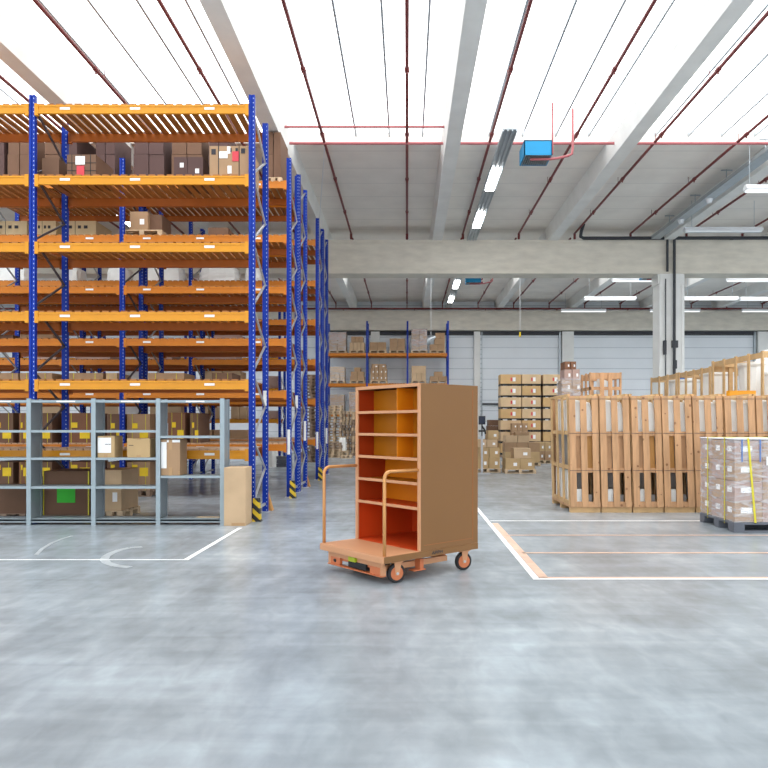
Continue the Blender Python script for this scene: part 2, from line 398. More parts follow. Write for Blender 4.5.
# ---------------------------------------------------------------- cartons
def carton(label, xc, yc, z, w, d, h, m='carton', tape=False, parts=(), group=None, rz=0, bevel=0, name='carton', cat='carton', seam=True):
    """parts: (kind, u0, u1, v0, v1) rectangles on the front face in 0..1"""
    g = MB().box(-w/2, w/2, -d/2, d/2, 0, h)
    o = g.build(name, M[m], None, (xc, yc, z), bevel); o.rotation_euler.z = rz
    tag(o, label, cat, group)
    if tape:
        t = .03 if w < .6 else .035
        MB().box(-t, t, -d/2-.002, d/2+.002, h-.001, h+.003).box(-t, t, -d/2-.003, -d/2, h*.78, h).box(-t, t, -d/2-.003, -d/2, 0, h*.16).build('tape', M['tape'], o)
    for k, (kind, u0, u1, v0, v1) in enumerate(parts):
        nm = {'label_w': 'paper_label', 'label_y': 'yellow_label', 'label_r': 'red_label', 'label_g': 'green_sheet', 'strap_y': 'strap', 'tape': 'tape', 'ink': 'printed_mark', 'black': 'strap'}[kind]
        e = .004 + .001*k
        MB().box(w*(u0-.5), w*(u1-.5), -d/2-e, -d/2, h*v0, h*v1).build(nm, M[kind], o)
    return o
def pc(label, pl, pr, ytop, Y, z0, d, m='carton', **k):
    x0, x1 = X_(pl, Y), X_(pr, Y); h = Z_(ytop, Y) - z0
    return carton(label, (x0+x1)/2, Y+d/2, z0, x1-x0, d, h, m, **k)

PAL = {}
def pallet(label, xc, yc, z, w, d, m='palletwood', group=None, rz=0, h=.14):
    k = (round(w, 2), round(d, 2), m, h)
    if k not in PAL:
        g = MB(); n = 5; s = h/.14
        for i in range(n):
            y = -d/2 + (d-.1)*i/(n-1); g.box(-w/2, w/2, y, y+.1, .118*s, h)
        for i in range(3):
            x = -w/2 + (w-.1)*i/2
            g.box(x, x+.1, -d/2, d/2, .098*s, .118*s)
            yb = -d/2 + (d-.1)*i/2; g.box(-w/2, w/2, yb, yb+.1, 0, .02*s)
            for j in range(3):
                y = -d/2 + (d-.12)*j/2; g.box(x, x+.1, y, y+.12, .02*s, .098*s)
        PAL[k] = g.mesh('wooden_pallet', M[m])
    o = link('wooden_pallet', PAL[k], None, (xc, yc, z)); o.rotation_euler.z = rz
    tag(o, label, 'pallet', group); return o

ORD = ['first', 'second', 'third', 'fourth', 'fifth', 'sixth', 'seventh']
NUMW = {1: 'bottom', 2: 'second', 3: 'third', 4: 'fourth', 5: 'fifth', 6: 'sixth', 7: 'seventh', 8: 'eighth'}
def load(desc, xl, xr, Y, d, z, rows, m='carton', group=None, film=False, pal=True, labels=False, h=.14):
    """rows: list from bottom of (count, height, start fraction, end fraction)"""
    if pal: pallet('wooden pallet under the ' + desc, (xl+xr)/2, Y+d/2, z, xr-xl+.04, d, 'palletwood', group=None, h=h); z += h
    zz = z
    for ri, r in enumerate(rows):
        n, hh, a, b = r[:4]; mm = r[4] if len(r) > 4 else m
        W = (b-a)*(xr-xl)/n
        rw = 'only' if len(rows) == 1 else ('top' if ri == len(rows)-1 else NUMW[ri+1])
        for i in range(n):
            cw = '' if n == 1 else (', %s from left' % ORD[i])
            x = xl + a*(xr-xl) + W*(i+.5)
            carton('carton, %s%s, %s' % (('in only layer' if rw == 'only' else rw+' layer'), cw.replace(', ', ', ').replace(' from left', ' across'), desc), x, Y+d/2 + random.uniform(-.01,.01), zz, W-.015, d-.04, hh-.006, mm, group='cartons of the ' + desc,
                   parts=((('label_w', .55, .8, .3, .6),) if labels else ()))
        zz += hh
    if film:
        o = MB().box(xl-.012, xr+.012, Y-.012, Y+d+.012, z-.02, zz+.012).build('stretch_film', M['film'])
        tag(o, 'clear stretch film around the ' + desc, 'film')
s38 = 38.05/700
def bl(desc, pl, pr, zb, rows, **k):
    Y = 38.06; load(desc, X_(pl, Y), X_(pr, Y), Y, .9, zb+.098, rows, **k)
u = 1/18.4
bl('half wrapped load at left of wall rack top', 329, 346, 5.42, [(2, 10.2*u, 0, 1), (2, 8*u, 0, 1, 'carton_pink')], film=True)
bl('stepped load beside wrapped left load, wall rack top', 349.5, 364.5, 5.42, [(4, 8*u, 0, 1, 'carton_light'), (3, 6*u, .1, .9)])
bl('low load right of second blue post, wall rack top', 369.5, 386, 5.42, [(2, 4.5*u, 0, 1), (2, 3.8*u, 0, 1)])
bl('three layer load in middle bay, wall rack top', 389.5, 405, 5.42, [(2, 4.3*u, 0, 1), (2, 4*u, 0, 1), (2, 3.8*u, 0, 1)])
bl('tallest wrapped load, wall rack top', 411.5, 427, 5.42, [(2, 5.6*u, 0, 1), (2, 5.6*u, 0, 1, 'carton_pink'), (2, 5.2*u, 0, 1), (2, 5*u, 0, 1, 'carton_pink')], film=True)
bl('staggered load by right end post, wall rack top', 430, 445, 5.42, [(2, 6.2*u, 0, 1), (1, 6*u, .3, 1), (2, 5.4*u, .35, 1)])
bl('wide box load at left, wall rack middle shelf', 330, 344.5, 3.77, [(3, 8*u, 0, 1, 'carton_light'), (1, 6*u, 0, 1, 'carton_light')], film=True)
bl('pyramid load, wall rack middle shelf', 350, 364.5, 3.77, [(2, 4.7*u, 0, 1), (2, 4.5*u, .05, .95), (1, 4.2*u, .28, .72)])
bl('four column load, wall rack middle shelf', 370.5, 387, 3.77, [(4, 6.2*u, 0, 1), (4, 6.2*u, 0, 1), (2, 4.4*u, .06, .94)], labels=True)
bl('load with dark gaps, wall rack middle shelf', 411.5, 426, 3.77, [(3, 7.6*u, 0, 1, 'carton_light'), (1, 7.4*u, 0, 1, 'carton_light')])
bl('low pyramid load at right, wall rack middle shelf', 430, 447, 3.77, [(2, 4.6*u, 0, 1), (1, 4.6*u, .25, .75)])
bl('square load at left, wall rack lowest shelf', 330, 344, 2.1, [(2, 9*u, 0, 1), (2, 8*u, 0, 1)], film=True)
bl('narrow four layer load, wall rack lowest shelf', 349, 358, 2.1, [(1, 5*u, 0, 1), (1, 5*u, 0, 1, 'carton_pink'), (1, 5*u, 0, 1), (1, 4.5*u, 0, 1)], film=True)

# row A: fifth level (5.81)
zA = 5.71+.145/2+.03
pc('small square brown boxes strapped together with a white label and red logo', 67, 96, 154.5, 11.9, zA, .7, 'carton_dark', parts=(('black',.16,.18,0,1),('black',.48,.50,0,1),('black',.80,.82,0,1),('black',0,1,.28,.30),('black',0,1,.62,.64),('label_w',.3,.62,.55,.92),('label_r',.34,.6,.05,.5)), name='strapped_box_bundle', cat='boxes')
pc('large brown carton with black symbols, tags and red sticker beside the end post', 209.5, 249, 146, 11.88, zA, .8, 'carton', parts=(('black',.22,.24,0,1),('black',.74,.76,0,1),('ink',.05,.16,.72,.9),('ink',.50,.56,.80,.93),('ink',.66,.72,.80,.93),('ink',.80,.90,.76,.92),('label_w',.25,.46,.6,.82),('label_w',.45,.53,.75,.98),('label_r',.58,.74,.5,.82),('label_w',.46,.56,.1,.35)))
pc('dark brown carton pushed against the frame above the blue post', 42, 59, 158, 12.05, zA, .7, 'carton_dark')
pc('wide dark carton right of the two tall dark stacks on the nearest rack', 174, 187, 157, 12.05, zA, .7, 'carton_purple', parts=(('label_w',.45,.75,.55,.75),))
pc('dark carton with a taped face next to the large marked carton', 187.5, 203, 157, 12.05, zA, .7, 'carton_purple', parts=(('label_w',.5,.75,.3,.5),))
# row B top level stacks
zB = 6.9+.145/2+.03
def stackB(pl, pr, desc, n=2, tall=137, m='carton_purple', film=False, Y=15.6):
    x0, x1 = X_(pl, Y), X_(pr, Y)
    load(desc, x0, x1, Y, 1.0, zB, [(n, .52, 0, 1, m), (n, .5, .02, .98, m)], film=film, h=.12)
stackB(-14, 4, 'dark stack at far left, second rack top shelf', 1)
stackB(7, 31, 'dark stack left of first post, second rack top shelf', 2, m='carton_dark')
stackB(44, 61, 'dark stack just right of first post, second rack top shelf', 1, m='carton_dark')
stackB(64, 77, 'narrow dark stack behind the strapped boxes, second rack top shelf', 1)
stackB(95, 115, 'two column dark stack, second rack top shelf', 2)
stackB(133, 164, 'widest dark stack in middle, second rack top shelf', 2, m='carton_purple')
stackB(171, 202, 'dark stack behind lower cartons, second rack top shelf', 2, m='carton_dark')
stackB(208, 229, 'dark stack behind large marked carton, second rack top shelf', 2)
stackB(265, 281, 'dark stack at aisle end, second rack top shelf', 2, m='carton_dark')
# rows B and C, fifth level
z5 = 5.71+.145/2+.03
for k, (a, b, t) in enumerate(((-4,27,'leftmost'),(36,56,'middle'),(66,96,'rightmost'))):
    pc('cream carton with printed symbols on third rack, %s of three' % t, a, b, 221, 16.95, z5, .9, 'carton_cream', group='cream cartons on the third rack',
       parts=(('black',.3,.315,0,1),('ink',.1,.2,.75,.85),('ink',.4,.5,.75,.85),('ink',.6,.72,.75,.85)))
load('labelled pair on a pallet, second rack fifth shelf', X_(122,15.6), X_(161,15.6), 15.6, .9, z5, [(1,.42,.18,.66,'carton'),], labels=True, h=.14)
carton('open brown box at right of the labelled pair pallet', X_(153,15.6), 16.05, z5+.14, .3, .6, .38, 'carton_dark')
pc('low brown box alone on fifth shelf of second rack', 208, 228, 227.5, 15.7, z5, .6, 'carton_dark')
# white wrapped goods on D
def bundle(label, pl, pr, ytop, Y, z0, d=.8, m='whiteplastic', name='wrapped_bundle'):
    x0, x1 = X_(pl, Y), X_(pr, Y); h = Z_(ytop, Y) - z0; w = x1-x0
    g = MB(); nx, nz, rr = 8, 5, random.Random(int(pl*7+ytop))
    P = []
    for j in range(nz+1):
        t = j/nz; ring = []
        for i in range(16):
            a = 2*PI*i/16; q = 4
            cx_, sy_ = math.cos(a), math.sin(a)
            r = (abs(cx_)**q + abs(sy_)**q)**(-1/q)
            s = (1 - .12*t**3) * rr.uniform(.95, 1.0)
            ring.append((cx_*r*w/2*s, sy_*r*d/2*s, t*h*rr.uniform(.97,1.0) if j else 0))
        P.append(ring)
    for ring in P: g.v += ring
    for j in range(nz):
        for i in range(16):
            a = j*16+i; b = j*16+(i+1)%16; g.f.append((a, b, b+16, a+16)); g.m.append(0)
    g.f.append(tuple(range(15,-1,-1))); g.m.append(0); g.f.append(tuple(nz*16+i for i in range(16))); g.m.append(0)
    o = g.build(name, M[m], None, ((x0+x1)/2, Y+d/2, z0)); tag(o, label, 'wrapped goods'); return o
for a, b, t in ((-8,26,'at the far left of'),(60,77,'just right of the near post on'),(104,126,'left of centre on'),(140,182,'widest one on'),(196,238,'right of centre on'),(243,262,'between the end posts on')):
    bundle('pale wrapped goods %s the fourth rack, fifth shelf' % t, a, b, 266.5, 20.5, z5)
# C 3.42, B 2.27, D, F
z3 = 3.42+.105; z2 = 2.27+.105; z1 = 1.1+.105; z4 = 4.58+.105
pc('long flat brown carton on third shelf of the third rack', 20, 53, 334.5, 16.95, z3, .8, 'carton')
pc('short carton on third shelf of the third rack at far left', -6, 13, 335, 16.95, z3, .8, 'carton_dark')
pc('pale carton on third shelf of the third rack near the end post', 214, 240, 335, 16.95, z3, .8, 'carton_pink')
for a, b, t, m in ((-8,18,'at the far left','carton'),(20,52,'left of the near blue posts','carton'),(66,103,'right of the near blue posts','carton'),(106,117,'narrow one by the middle post','carton_light'),(148,184,'right of the middle posts','carton'),(212,232,'near the end post','carton_dark')):
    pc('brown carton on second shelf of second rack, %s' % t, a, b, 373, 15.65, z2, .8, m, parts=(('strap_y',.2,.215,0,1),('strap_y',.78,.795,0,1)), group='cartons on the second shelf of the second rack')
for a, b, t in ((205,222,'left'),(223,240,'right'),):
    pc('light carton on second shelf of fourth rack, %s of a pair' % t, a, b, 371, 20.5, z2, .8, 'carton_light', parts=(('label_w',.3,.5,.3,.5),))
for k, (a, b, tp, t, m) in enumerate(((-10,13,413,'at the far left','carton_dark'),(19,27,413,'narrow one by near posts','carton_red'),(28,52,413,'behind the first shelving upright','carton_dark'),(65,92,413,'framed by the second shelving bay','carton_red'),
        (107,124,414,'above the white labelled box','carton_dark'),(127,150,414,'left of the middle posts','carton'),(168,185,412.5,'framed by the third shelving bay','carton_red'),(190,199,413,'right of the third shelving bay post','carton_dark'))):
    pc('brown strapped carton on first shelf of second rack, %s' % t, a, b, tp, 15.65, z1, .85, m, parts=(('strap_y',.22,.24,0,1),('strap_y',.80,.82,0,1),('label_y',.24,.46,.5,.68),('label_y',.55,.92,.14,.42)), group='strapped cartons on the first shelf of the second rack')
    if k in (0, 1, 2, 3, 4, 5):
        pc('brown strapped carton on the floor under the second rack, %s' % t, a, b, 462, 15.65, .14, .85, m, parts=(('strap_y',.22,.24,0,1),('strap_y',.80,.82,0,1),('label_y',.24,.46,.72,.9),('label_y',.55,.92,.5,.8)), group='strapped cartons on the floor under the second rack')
        pallet('wooden pallet on floor under second rack, %s' % t, (X_(a,15.65)+X_(b,15.65))/2, 15.65+.425, 0, X_(b,15.65)-X_(a,15.65)+.02, .85, 'palletdark')
for a, b, tp, t in ((150,162,404,'far left'),(166,181,405,'second from left'),(200,208,404,'narrow one'),(212,224,407,'third from right'),(231,239,405,'second from right'),(239.5,247,407,'rightmost'),(100,120,404,'beyond the middle bay'),(36,60,405,'beyond the near posts')):
    pc('pale carton on second shelf of the farthest long rack, %s' % t, a, b, tp, 27.6, 1.75+.105, .8, 'carton_light', group='pale cartons on the farthest long rack')
for a, b, t in ((196,212,'left'),(213.5,229,'middle'),(230,247,'right')):
    pc('light carton low on the fourth rack, %s of three' % t, a, b, 430, 20.5, z1, .8, 'carton', group='light cartons low on the fourth rack')
for a, b, tp, t in ((12,34,310,'at the left'),(100,130,311,'in the middle'),(166,186,310,'right of middle')):
    pc('brown carton on fourth shelf of fourth rack, %s' % t, a, b, tp, 20.5, z4, .8, 'carton_dark')
for a, b, tp, t in ((30,56,350,'at the left'),(75,110,349,'left of middle'),(150,172,349,'right of middle'),(196,236,350,'at the right')):
    pc('pale carton on third shelf of fourth rack, %s' % t, a, b, tp, 20.5, z3, .8, 'carton_pink')
for a, b, tp, t in ((268,278,340,'high shelf'),(268,278,378,'middle shelf'),(268.5,278,413,'eye level shelf')):
    pc('stacked pale box at aisle end of the farthest long rack, %s' % t, a, b, tp-2, 27.6, {340:4.255,378:3.055,413:1.855}[tp], .8, 'carton_pink')
# behind the grey shelving, under row A
Y = 11.98
pc('large brown carton with a bright green sheet on its front', 43.2, 89.6, 471, Y, .06, .75, 'carton_dark', parts=(('strap_y',.0,.02,0,1),('strap_y',.965,.99,0,1),('label_g',.30,.69,.28,.62)), bevel=.012)
pallet('low dark pallet under the large carton with green sheet', (X_(43.2,Y)+X_(89.6,Y))/2, Y+.375, 0, .78, .74, 'palletdark', h=.06)
pc('tall light brown carton with a shipping label behind second shelving bay', 98, 121.5, 470, 12.0, .13, .75, 'carton_light', parts=(('label_w',.62,.82,.22,.45),), bevel=.008)
pallet('pallet under the tall light carton behind the shelving', (X_(98,12)+X_(121.5,12))/2, 12.375, 0, .46, .78, h=.13)
pc('film wrapped dark carton behind the leftmost shelving bay', -20, 26, 487, 12.0, .08, .7, 'carton_dark')
pallet('low pallet under the dark carton at far left', (X_(-20,12)+X_(26,12))/2, 12.35, 0, .76, .7, 'palletdark', h=.08)
bundle('white wrapped bundle on the floor beyond the rack aisle', 262, 276, 450.5, 27.0-.5, .0)
g = MB()
for j in range(3):
    g.box(-.3,.3,-.2,.2,j*.14,j*.14+.1); g.box(-.31,.31,-.21,.21,j*.14+.1,j*.14+.125)
tag(g.build('plastic_crate_stack', M['pallet_grey'], None, (X_(281.5,26.5), 26.9, 0)), 'dark plastic crates stacked beside the white wrapped bundle', 'crates')

# ---------------------------------------------------------------- grey shelving
SX = [-7.08+0*1.03, -6.05, -5.015, -3.98, -2.955]
SY, SD, SH = 11.2, .38, 2.025
sh = empty('shelving_unit', (-5.0, SY, 0)); tag(sh, 'low grey steel shelving unit with open bays in front of the racks', 'shelving')
for i, x in enumerate(SX):
    x += 5.0
    MB().box(x-.02, x+.02, -.0, .04, 0, SH).box(x-.035, x+.035, -.012, 0, 0, SH).build('front_post', M['shelf_edge'], sh)
    MB().box(x-.02, x+.02, SD-.04, SD, 0, SH).build('rear_post', M['shelf'], sh)
    p = MB().box(x-.008, x+.008, .04, SD-.04, .02, SH-.01); p.build('side_panel', M['shelf'], sh)
    for t in (.33, .66): pass
SLV = {0: (1.07, 1.51, .61), 1: (1.51, 1.07, .61), 2: (1.51, 1.07, .61), 3: (1.42, .78)}
for i in range(4):
    a, b = SX[i]+5.0+.021, SX[i+1]+5.0-.021
    for z in SLV[i] + (.09, SH-.035):
        g = MB().box(a, b, .012, SD-.005, z, z+.006).box(a, b, 0, .012, z-.03, z+.008).box(a, b, SD-.012, SD, z-.03, z+.006)
        if z == .09: g.box(a, b, 0, .012, .0 if False else .04, z)
        g.build('shelf', M['shelf_edge'], sh)
        if z > SH-.1:
            MB().box(a+.42, a+.72, -.003, 0, z-.025, z-.002).build('label_strip', M['plate'], sh)
pc('small light box with a white shipping label on the grey shelf', 95.5+2, 114.5, 436, 11.24, 1.078, .33, 'carton_yellow', tape=True, parts=(('label_w',.02,.80,.22,.92),('ink',.45,.62,.6,.63),('ink',.64,.78,.6,.63)), bevel=.003)
pc('plain yellowish box right of the white labelled one on the shelf', 127, 150, 438.3, 11.24, 1.078, .33, 'carton_yellow', tape=False, parts=(('tape',.42,.60,.93,.99),('tape',.42,.60,.03,.12),('ink',.08,.28,.62,.65)), bevel=.003)
pc('upright tan box with white side label in the right shelving bay', 160.8, 180, 439.5, 11.24, .789, .36, 'carton', tape=False, parts=(('label_w',.02,.30,.2,.93),('label_w',.32,1,.92,.99),('tape',.42,.60,.72,.99),('tape',.42,.60,0,.22),('tape',.93,.99,0,.12)), bevel=.004)
pc('tall plain cardboard box standing at the end of the grey shelving', 223.9, 245.8, 467.6, 11.1, 0, .42, 'carton_light', bevel=.006, parts=(('tape',.35,.95,.0,.05),))
MB().box(-.12, .12, -.08, .08, 0, .008)
tag(MB().box(-.2,.2,-.03,.03,0,.012).build('wood_offcut', M['palletwood'], None, (X_(210,11.4), 11.38, .099)), 'thin wood strip lying on the bottom right shelf', 'wood strip')

# ---------------------------------------------------------------- pallet stacks beyond the racks
def pallet_stack(desc, xc, yc, w, d, n, m='palletwood'):
    for k in range(n):
        pallet('empty wooden pallet in the ' + desc, xc + random.uniform(-.03,.03), yc + random.uniform(-.03,.03), k*.145, w, d, m if random.random() < .6 else 'palletdark', group='empty pallets in the ' + desc, rz=random.uniform(-.03,.03))
pallet_stack('short stack beside the blue rack end', X_(333,34.2), 34.8, .72, 1.1, 5)
pallet_stack('tall stack behind the short one', X_(334,36.2), 36.6, .76, .9, 18)
pallet_stack('tall stack next to the orange cart edge', X_(347.5,36.6), 37.0, .5, .8, 16)
pallet_stack('slim stack half hidden by the orange cart', X_(356,36.2), 36.7, .42, .8, 15)
pallet_stack('highest stack seen between the rack posts', X_(310.5,30), 30.6, .8, 1.1, 26, 'palletdark')
bundle('white film bundle on the floor by the pallet stacks', 338.5, 346, 437.5, 35.3, .3, .5)
pallet('single low pallet under the white film bundle', X_(342.3,35.3), 35.55, 0, .6, .6, h=.3)
pallet('lone wooden pallet lying on the far floor beside the stacks', X_(346,33.4), 33.8, 0, .5, .7)

# ---------------------------------------------------------------- right background goods
def rl(desc, pl, pr, yb, rows, d=.9, **k):
    Y = 1120/(yb-HY); s = Y/FPX
    load(desc, X_(pl, Y), X_(pr, Y), Y, d, 0, [(r[0], r[1]*s)+tuple(r[2:]) for r in rows], **k)
rl('front brown load near the monitor', 476, 500, 472.5, [(2, 11.5, .08, 1, 'carton_yellow'), (2, 9.5, .1, 1, 'carton_yellow'), (2, 8, 0, .9, 'carton_light'), (1, 9, .5, .95, 'carton_yellow')], labels=True)
rl('front brown load between cart and crates', 505.5, 535.5, 473.5, [(2, 11, 0, .98, 'carton_yellow'), (1, 10, .28, .85, 'carton_light')], labels=True, d=.8)
rl('stepped load behind the front brown load', 505, 540, 466, [(3, 10.5, 0, 1, 'carton_yellow'), (3, 9.5, 0, 1, 'carton'), (2, 7, .02, .7, 'carton_light'), (1, 3.5, .3, .7, 'carton')], d=.8)
rl('low load tucked behind crate corner', 537.5, 552, 463.5, [(2, 9, 0, 1, 'carton'), (2, 9, .05, 1, 'carton_yellow')], labels=True)
rl('tall dark brown load by the wall', 487, 505, 456.5, [(2, 7, 0, 1, 'carton_dark'), (2, 7, 0, 1, 'carton'), (2, 7, 0, 1, 'carton'), (2, 7, .05, 1, 'carton_dark'), (1, 6, .1, .9, 'carton_dark')])
rl('grid of small cartons by the wall', 512, 528, 458, [(3, 6.5, 0, 1), (3, 6.5, 0, 1), (3, 6.5, 0, 1), (3, 6.5, 0, 1), (3, 6, 0, 1)], labels=True)
rl('film wrapped grey load beside the crates', 534, 549.5, 456.5, [(2, 6.5, 0, 1, 'carton_dark'), (3, 6.5, 0, 1), (3, 6.5, 0, 1), (3, 6, 0, 1), (3, 5, 0, 1)], film=True, labels=True)
rl('pale load in front of the tall crates', 505.5, 512, 455.5, [(1, 14, 0, 1, 'carton_yellow'), (1, 14, 0, 1, 'carton_light')], d=.6)
rl('pinkish load between grid and grey loads', 528.6, 533.6, 456, [(1, 14, 0, 1, 'carton_pink'), (1, 15, 0, 1, 'carton_pink')], d=.6)
# monitor on stand
Y = 23.0
t = empty('terminal_stand', (X_(482, Y), Y, 0)); tag(t, 'black screen on a stand beside the brown cartons, edge of cart', 'computer terminal')
MB().box(-.11,.11,-.02,.03,Z_(424.5,Y),Z_(416,Y)).build('screen', M['black'], t)
MB().box(-.095,.095,-.024,-.02,Z_(423.7,Y),Z_(416.8,Y)).build('screen_glass', M['screen'], t)
MB().box(-.02,.02,.0,.04,Z_(436,Y),Z_(424,Y)).box(-.1,.12,-.05,.1,Z_(432,Y),Z_(430,Y)).tube([(.0,.03,Z_(426,Y)),(.09,.03,Z_(430,Y)),(.12,.03,Z_(434,Y))],.03).build('bracket', M['black'], t)
MB().box(-.03,.03,0,.06,0,Z_(436,Y)).box(-.25,.25,-.2,.25,0,.03).build('stand_post', M['steel'], t)
# tall crates with black bearers against wall: five layers, three columns
Yc = 34.5; sc = Yc/FPX
for ci, (a, b) in enumerate(((500.5,521.5),(522,541),(543,563))):
    zt = Z_(374.3, Yc); H = 11.5*sc; k = 0
    zz = zt - 7*H
    base = zz
    for k in range(7):
        z = base + k*H
        nm = 'plywood case in %s layer from the floor, %s column by the back wall' % (ORD[k], ('left', 'middle', 'right')[ci])
        t = empty('plywood_case', ((X_(a,Yc)+X_(b,Yc))/2, Yc+.45, z)); tag(t, nm, 'case', 'stacked plywood cases by the back wall')
        w = X_(b,Yc)-X_(a,Yc)-.02
        MB().box(-w/2, w/2, -.45, .45, .10, H-.004).build('case_body', M['ply' if (k+ci)%3 else 'ply_amber'], t)
        MB().box(-w/2-.01, w/2+.01, -.46, .46, .055, .10).box(-w/2, -w/2+.1, -.45, .45, 0, .055).box(w/2-.1, w/2, -.45, .45, 0, .055).box(-.05, .05, -.45, .45, 0, .055).build('bearer', M['black'], t)
        MB().box(w*.08, w*.22, -.455, -.45, .22, .42).build('paper_label', M['label_w'], t)
        MB().box(-w*.02, w*.06, -.455, -.45, .24, .40).build('red_label', M['label_r'], t)
    tag(MB().box(-.5,.5,-.44,.44,0,base-.001).build('wooden_platform', M['palletdark'], None, ((X_(a,Yc)+X_(b,Yc))/2, Yc+.45, 0)), 'low platform under the %s column of plywood cases' % ('left','middle','right')[ci], 'platform')
# wrapped tower of pinkish cartons
Y = 17.0; load('pink wrapped tower rising behind the crates', X_(562.5,Y), X_(582,Y), Y, .55, 0,
     [(2,.47,0,1,'carton_pink'),(2,.47,0,1,'carton_pink'),(2,.47,0,1,'carton_pink'),(2,.47,0,1,'carton_pink'),(2,.36,0,1,'carton_pink'),(2,.32,0,1,'carton'),(2,.26,.1,.9,'carton_pink'),(2,.19,.12,.72,'carton_red')], labels=True)
tag(MB().box(X_(561.5,Y),X_(582.5,Y),Y-.02,Y+.57,.15,2.75).build('stretch_film', M['film']), 'hazy stretch film around the pink carton tower', 'film')

# ---------------------------------------------------------------- timber crates
def plank(g, x0, x1, y0, y1, z0, z1, sh=0, mi=0):       # vertical plank sheared by sh per metre
    g.hexa([(x0+sh*z0,y0,z0),(x1+sh*z0,y0,z0),(x1+sh*z0,y1,z0),(x0+sh*z0,y1,z0),(x0+sh*z1,y0,z1),(x1+sh*z1,y0,z1),(x1+sh*z1,y1,z1),(x0+sh*z1,y1,z1)], mi)
def crate(W, D, H, sh=0.0, rs=0):
    R = random.Random(rs)
    t = empty('timber_crate', (0,0,0))
    g = MB(); g.box(-.0, W, 0, .1, 0, .09); g.box(0, W, D/2-.05, D/2+.05, 0, .09); g.box(0, W, D-.1, D, 0, .09); g.build('skid', M['woodtop'], t)
    g = MB(); g.box(0, W, .0, D, .09, .13); g.box(0, W, -.02, 0, .10, .20); g.build('base_frame', M['wood'], t)
    pw = .115
    for i, x in enumerate((.0, (W-pw)/2-.003, W-pw-.012)):
        j = R.uniform(-.006, .006); g = MB(); plank(g, x+j, x+pw+j, -.045, -.02, .10, H, sh + R.uniform(-.004,.004)); g.build('front_plank', M['wood'], t, bevel=.003)
    # second layer of boards closing the middle band
    for x in (.112, .328):
        g = MB(); plank(g, x, x+.11, .03, .05, .77, 1.44, sh); g.build('inner_board', M['wood2' if R.random() < .6 else 'wood'], t)
    for z in (.77, 1.44):
        g = MB(); plank(g, 0, W-.01, -.018, .028, z-.04, z+.04, sh); g.build('cross_rail', M['wood'], t)
    g = MB(); o = sh*H
    g.box(o, W-.01+o, -.018, .03, H-.07, H+.0); g.box(o, W-.01+o, D-.06, D, H-.005, H+.04); g.box(o, o+.05, .03, D-.06, H-.005, H+.04); g.box(W-.06+o, W-.01+o, .03, D-.06, H-.005, H+.04)
    g.build('top_frame', M['woodtop'], t)
    for s, x in (('l', 0.0), ('r', W-.05)):
        g = MB()
        for q in range(4):
            y = .03 + (D-.13)*q/3; plank(g, x, x+.035, y, y+.085, .13, H, sh)
        for z in (.13, .78, 1.42): plank(g, x+.004, x+.03, 0, D, z, z+.07, 0)
        g.build('side_frame', M['woodtop'], t)
    g = MB()
    for q in range(3): plank(g, .02+q*(W-.15)/2, .12+q*(W-.15)/2, D-.02, D, .13, H, sh)
    g.build('rear_planks', M['wood'], t)
    g = MB()
    for z in (H-.06, 1.445, .765): g.box(sh*z, W-.005+sh*z, -.049, -.046, z, z+.008)
    g.build('tie_wire', M['ink'], t)
    return t
def hopper(W, D, H, label):
    t = empty('white_hopper', (0,0,0)); tag(t, label, 'plastic hopper', 'white hoppers inside the row of crates')
    g = MB(); a, b = .045, W-.045
    g.hexa([(a,.07,1.46),(b-.02,.07,1.46),(b-.02,D-.15,1.46),(a,D-.15,1.46),(a-.01,.07,H-.05),(b-.12,.07,H-.12),(b-.12,D-.2,H-.12),(a-.01,D-.2,H-.05)])
    g.build('body', M['whiteplastic'], t, bevel=.03)
    MB().hexa([(a+.15,.25,.42),(b-.15,.25,.42),(b-.15,D-.5,.42),(a+.15,D-.5,.42),(a,.09,1.46),(b-.02,.09,1.46),(b-.02,D-.15,1.46),(a,D-.15,1.46)]).build('cone', M['greyplastic'], t, bevel=.02)
    MB().box(a+.14, b-.14, .3, D-.6, .13, .42).build('outlet', M['greyplastic'], t)
    MB().box(.13, .225, .05, .12, .17, .42).build('control_box', M['whiteplastic'], t)
    MB().box(.06, .075, .2, D-.1, .14, .74).build('side_sheet', M['whiteplastic'], t)
    MB().box(.345, .42, .06, .12, .14, .32).build('valve', M['greyplastic'], t)
    return t
CP, CW, CD, CH = .576, .552, 1.6, 2.13
WH = ['at the left end of the row, side showing', 'second from the left end of the row', 'third from the left end of the row', 'fourth from the left end, below the open frames',
      'fifth, beside the wrapped pallet edge', 'sixth, mostly above the wrapped pallet', 'at the right picture edge above the wrapped pallet', 'continuing past the right picture edge']
for k in range(8):
    shk = -.026 - .003*k if k else -.022
    c = crate(CW, CD, CH, shk, k); c.location = (2.985 + k*CP, 12.80, 0)
    tag(c, 'tall pine slatted crate ' + WH[k], 'crate', 'tall pine crates in the long row')
    h = hopper(CW, CD, CH, 'white plastic hopper inside the crate ' + WH[k]); h.location = (2.985 + k*CP, 12.80, .001)
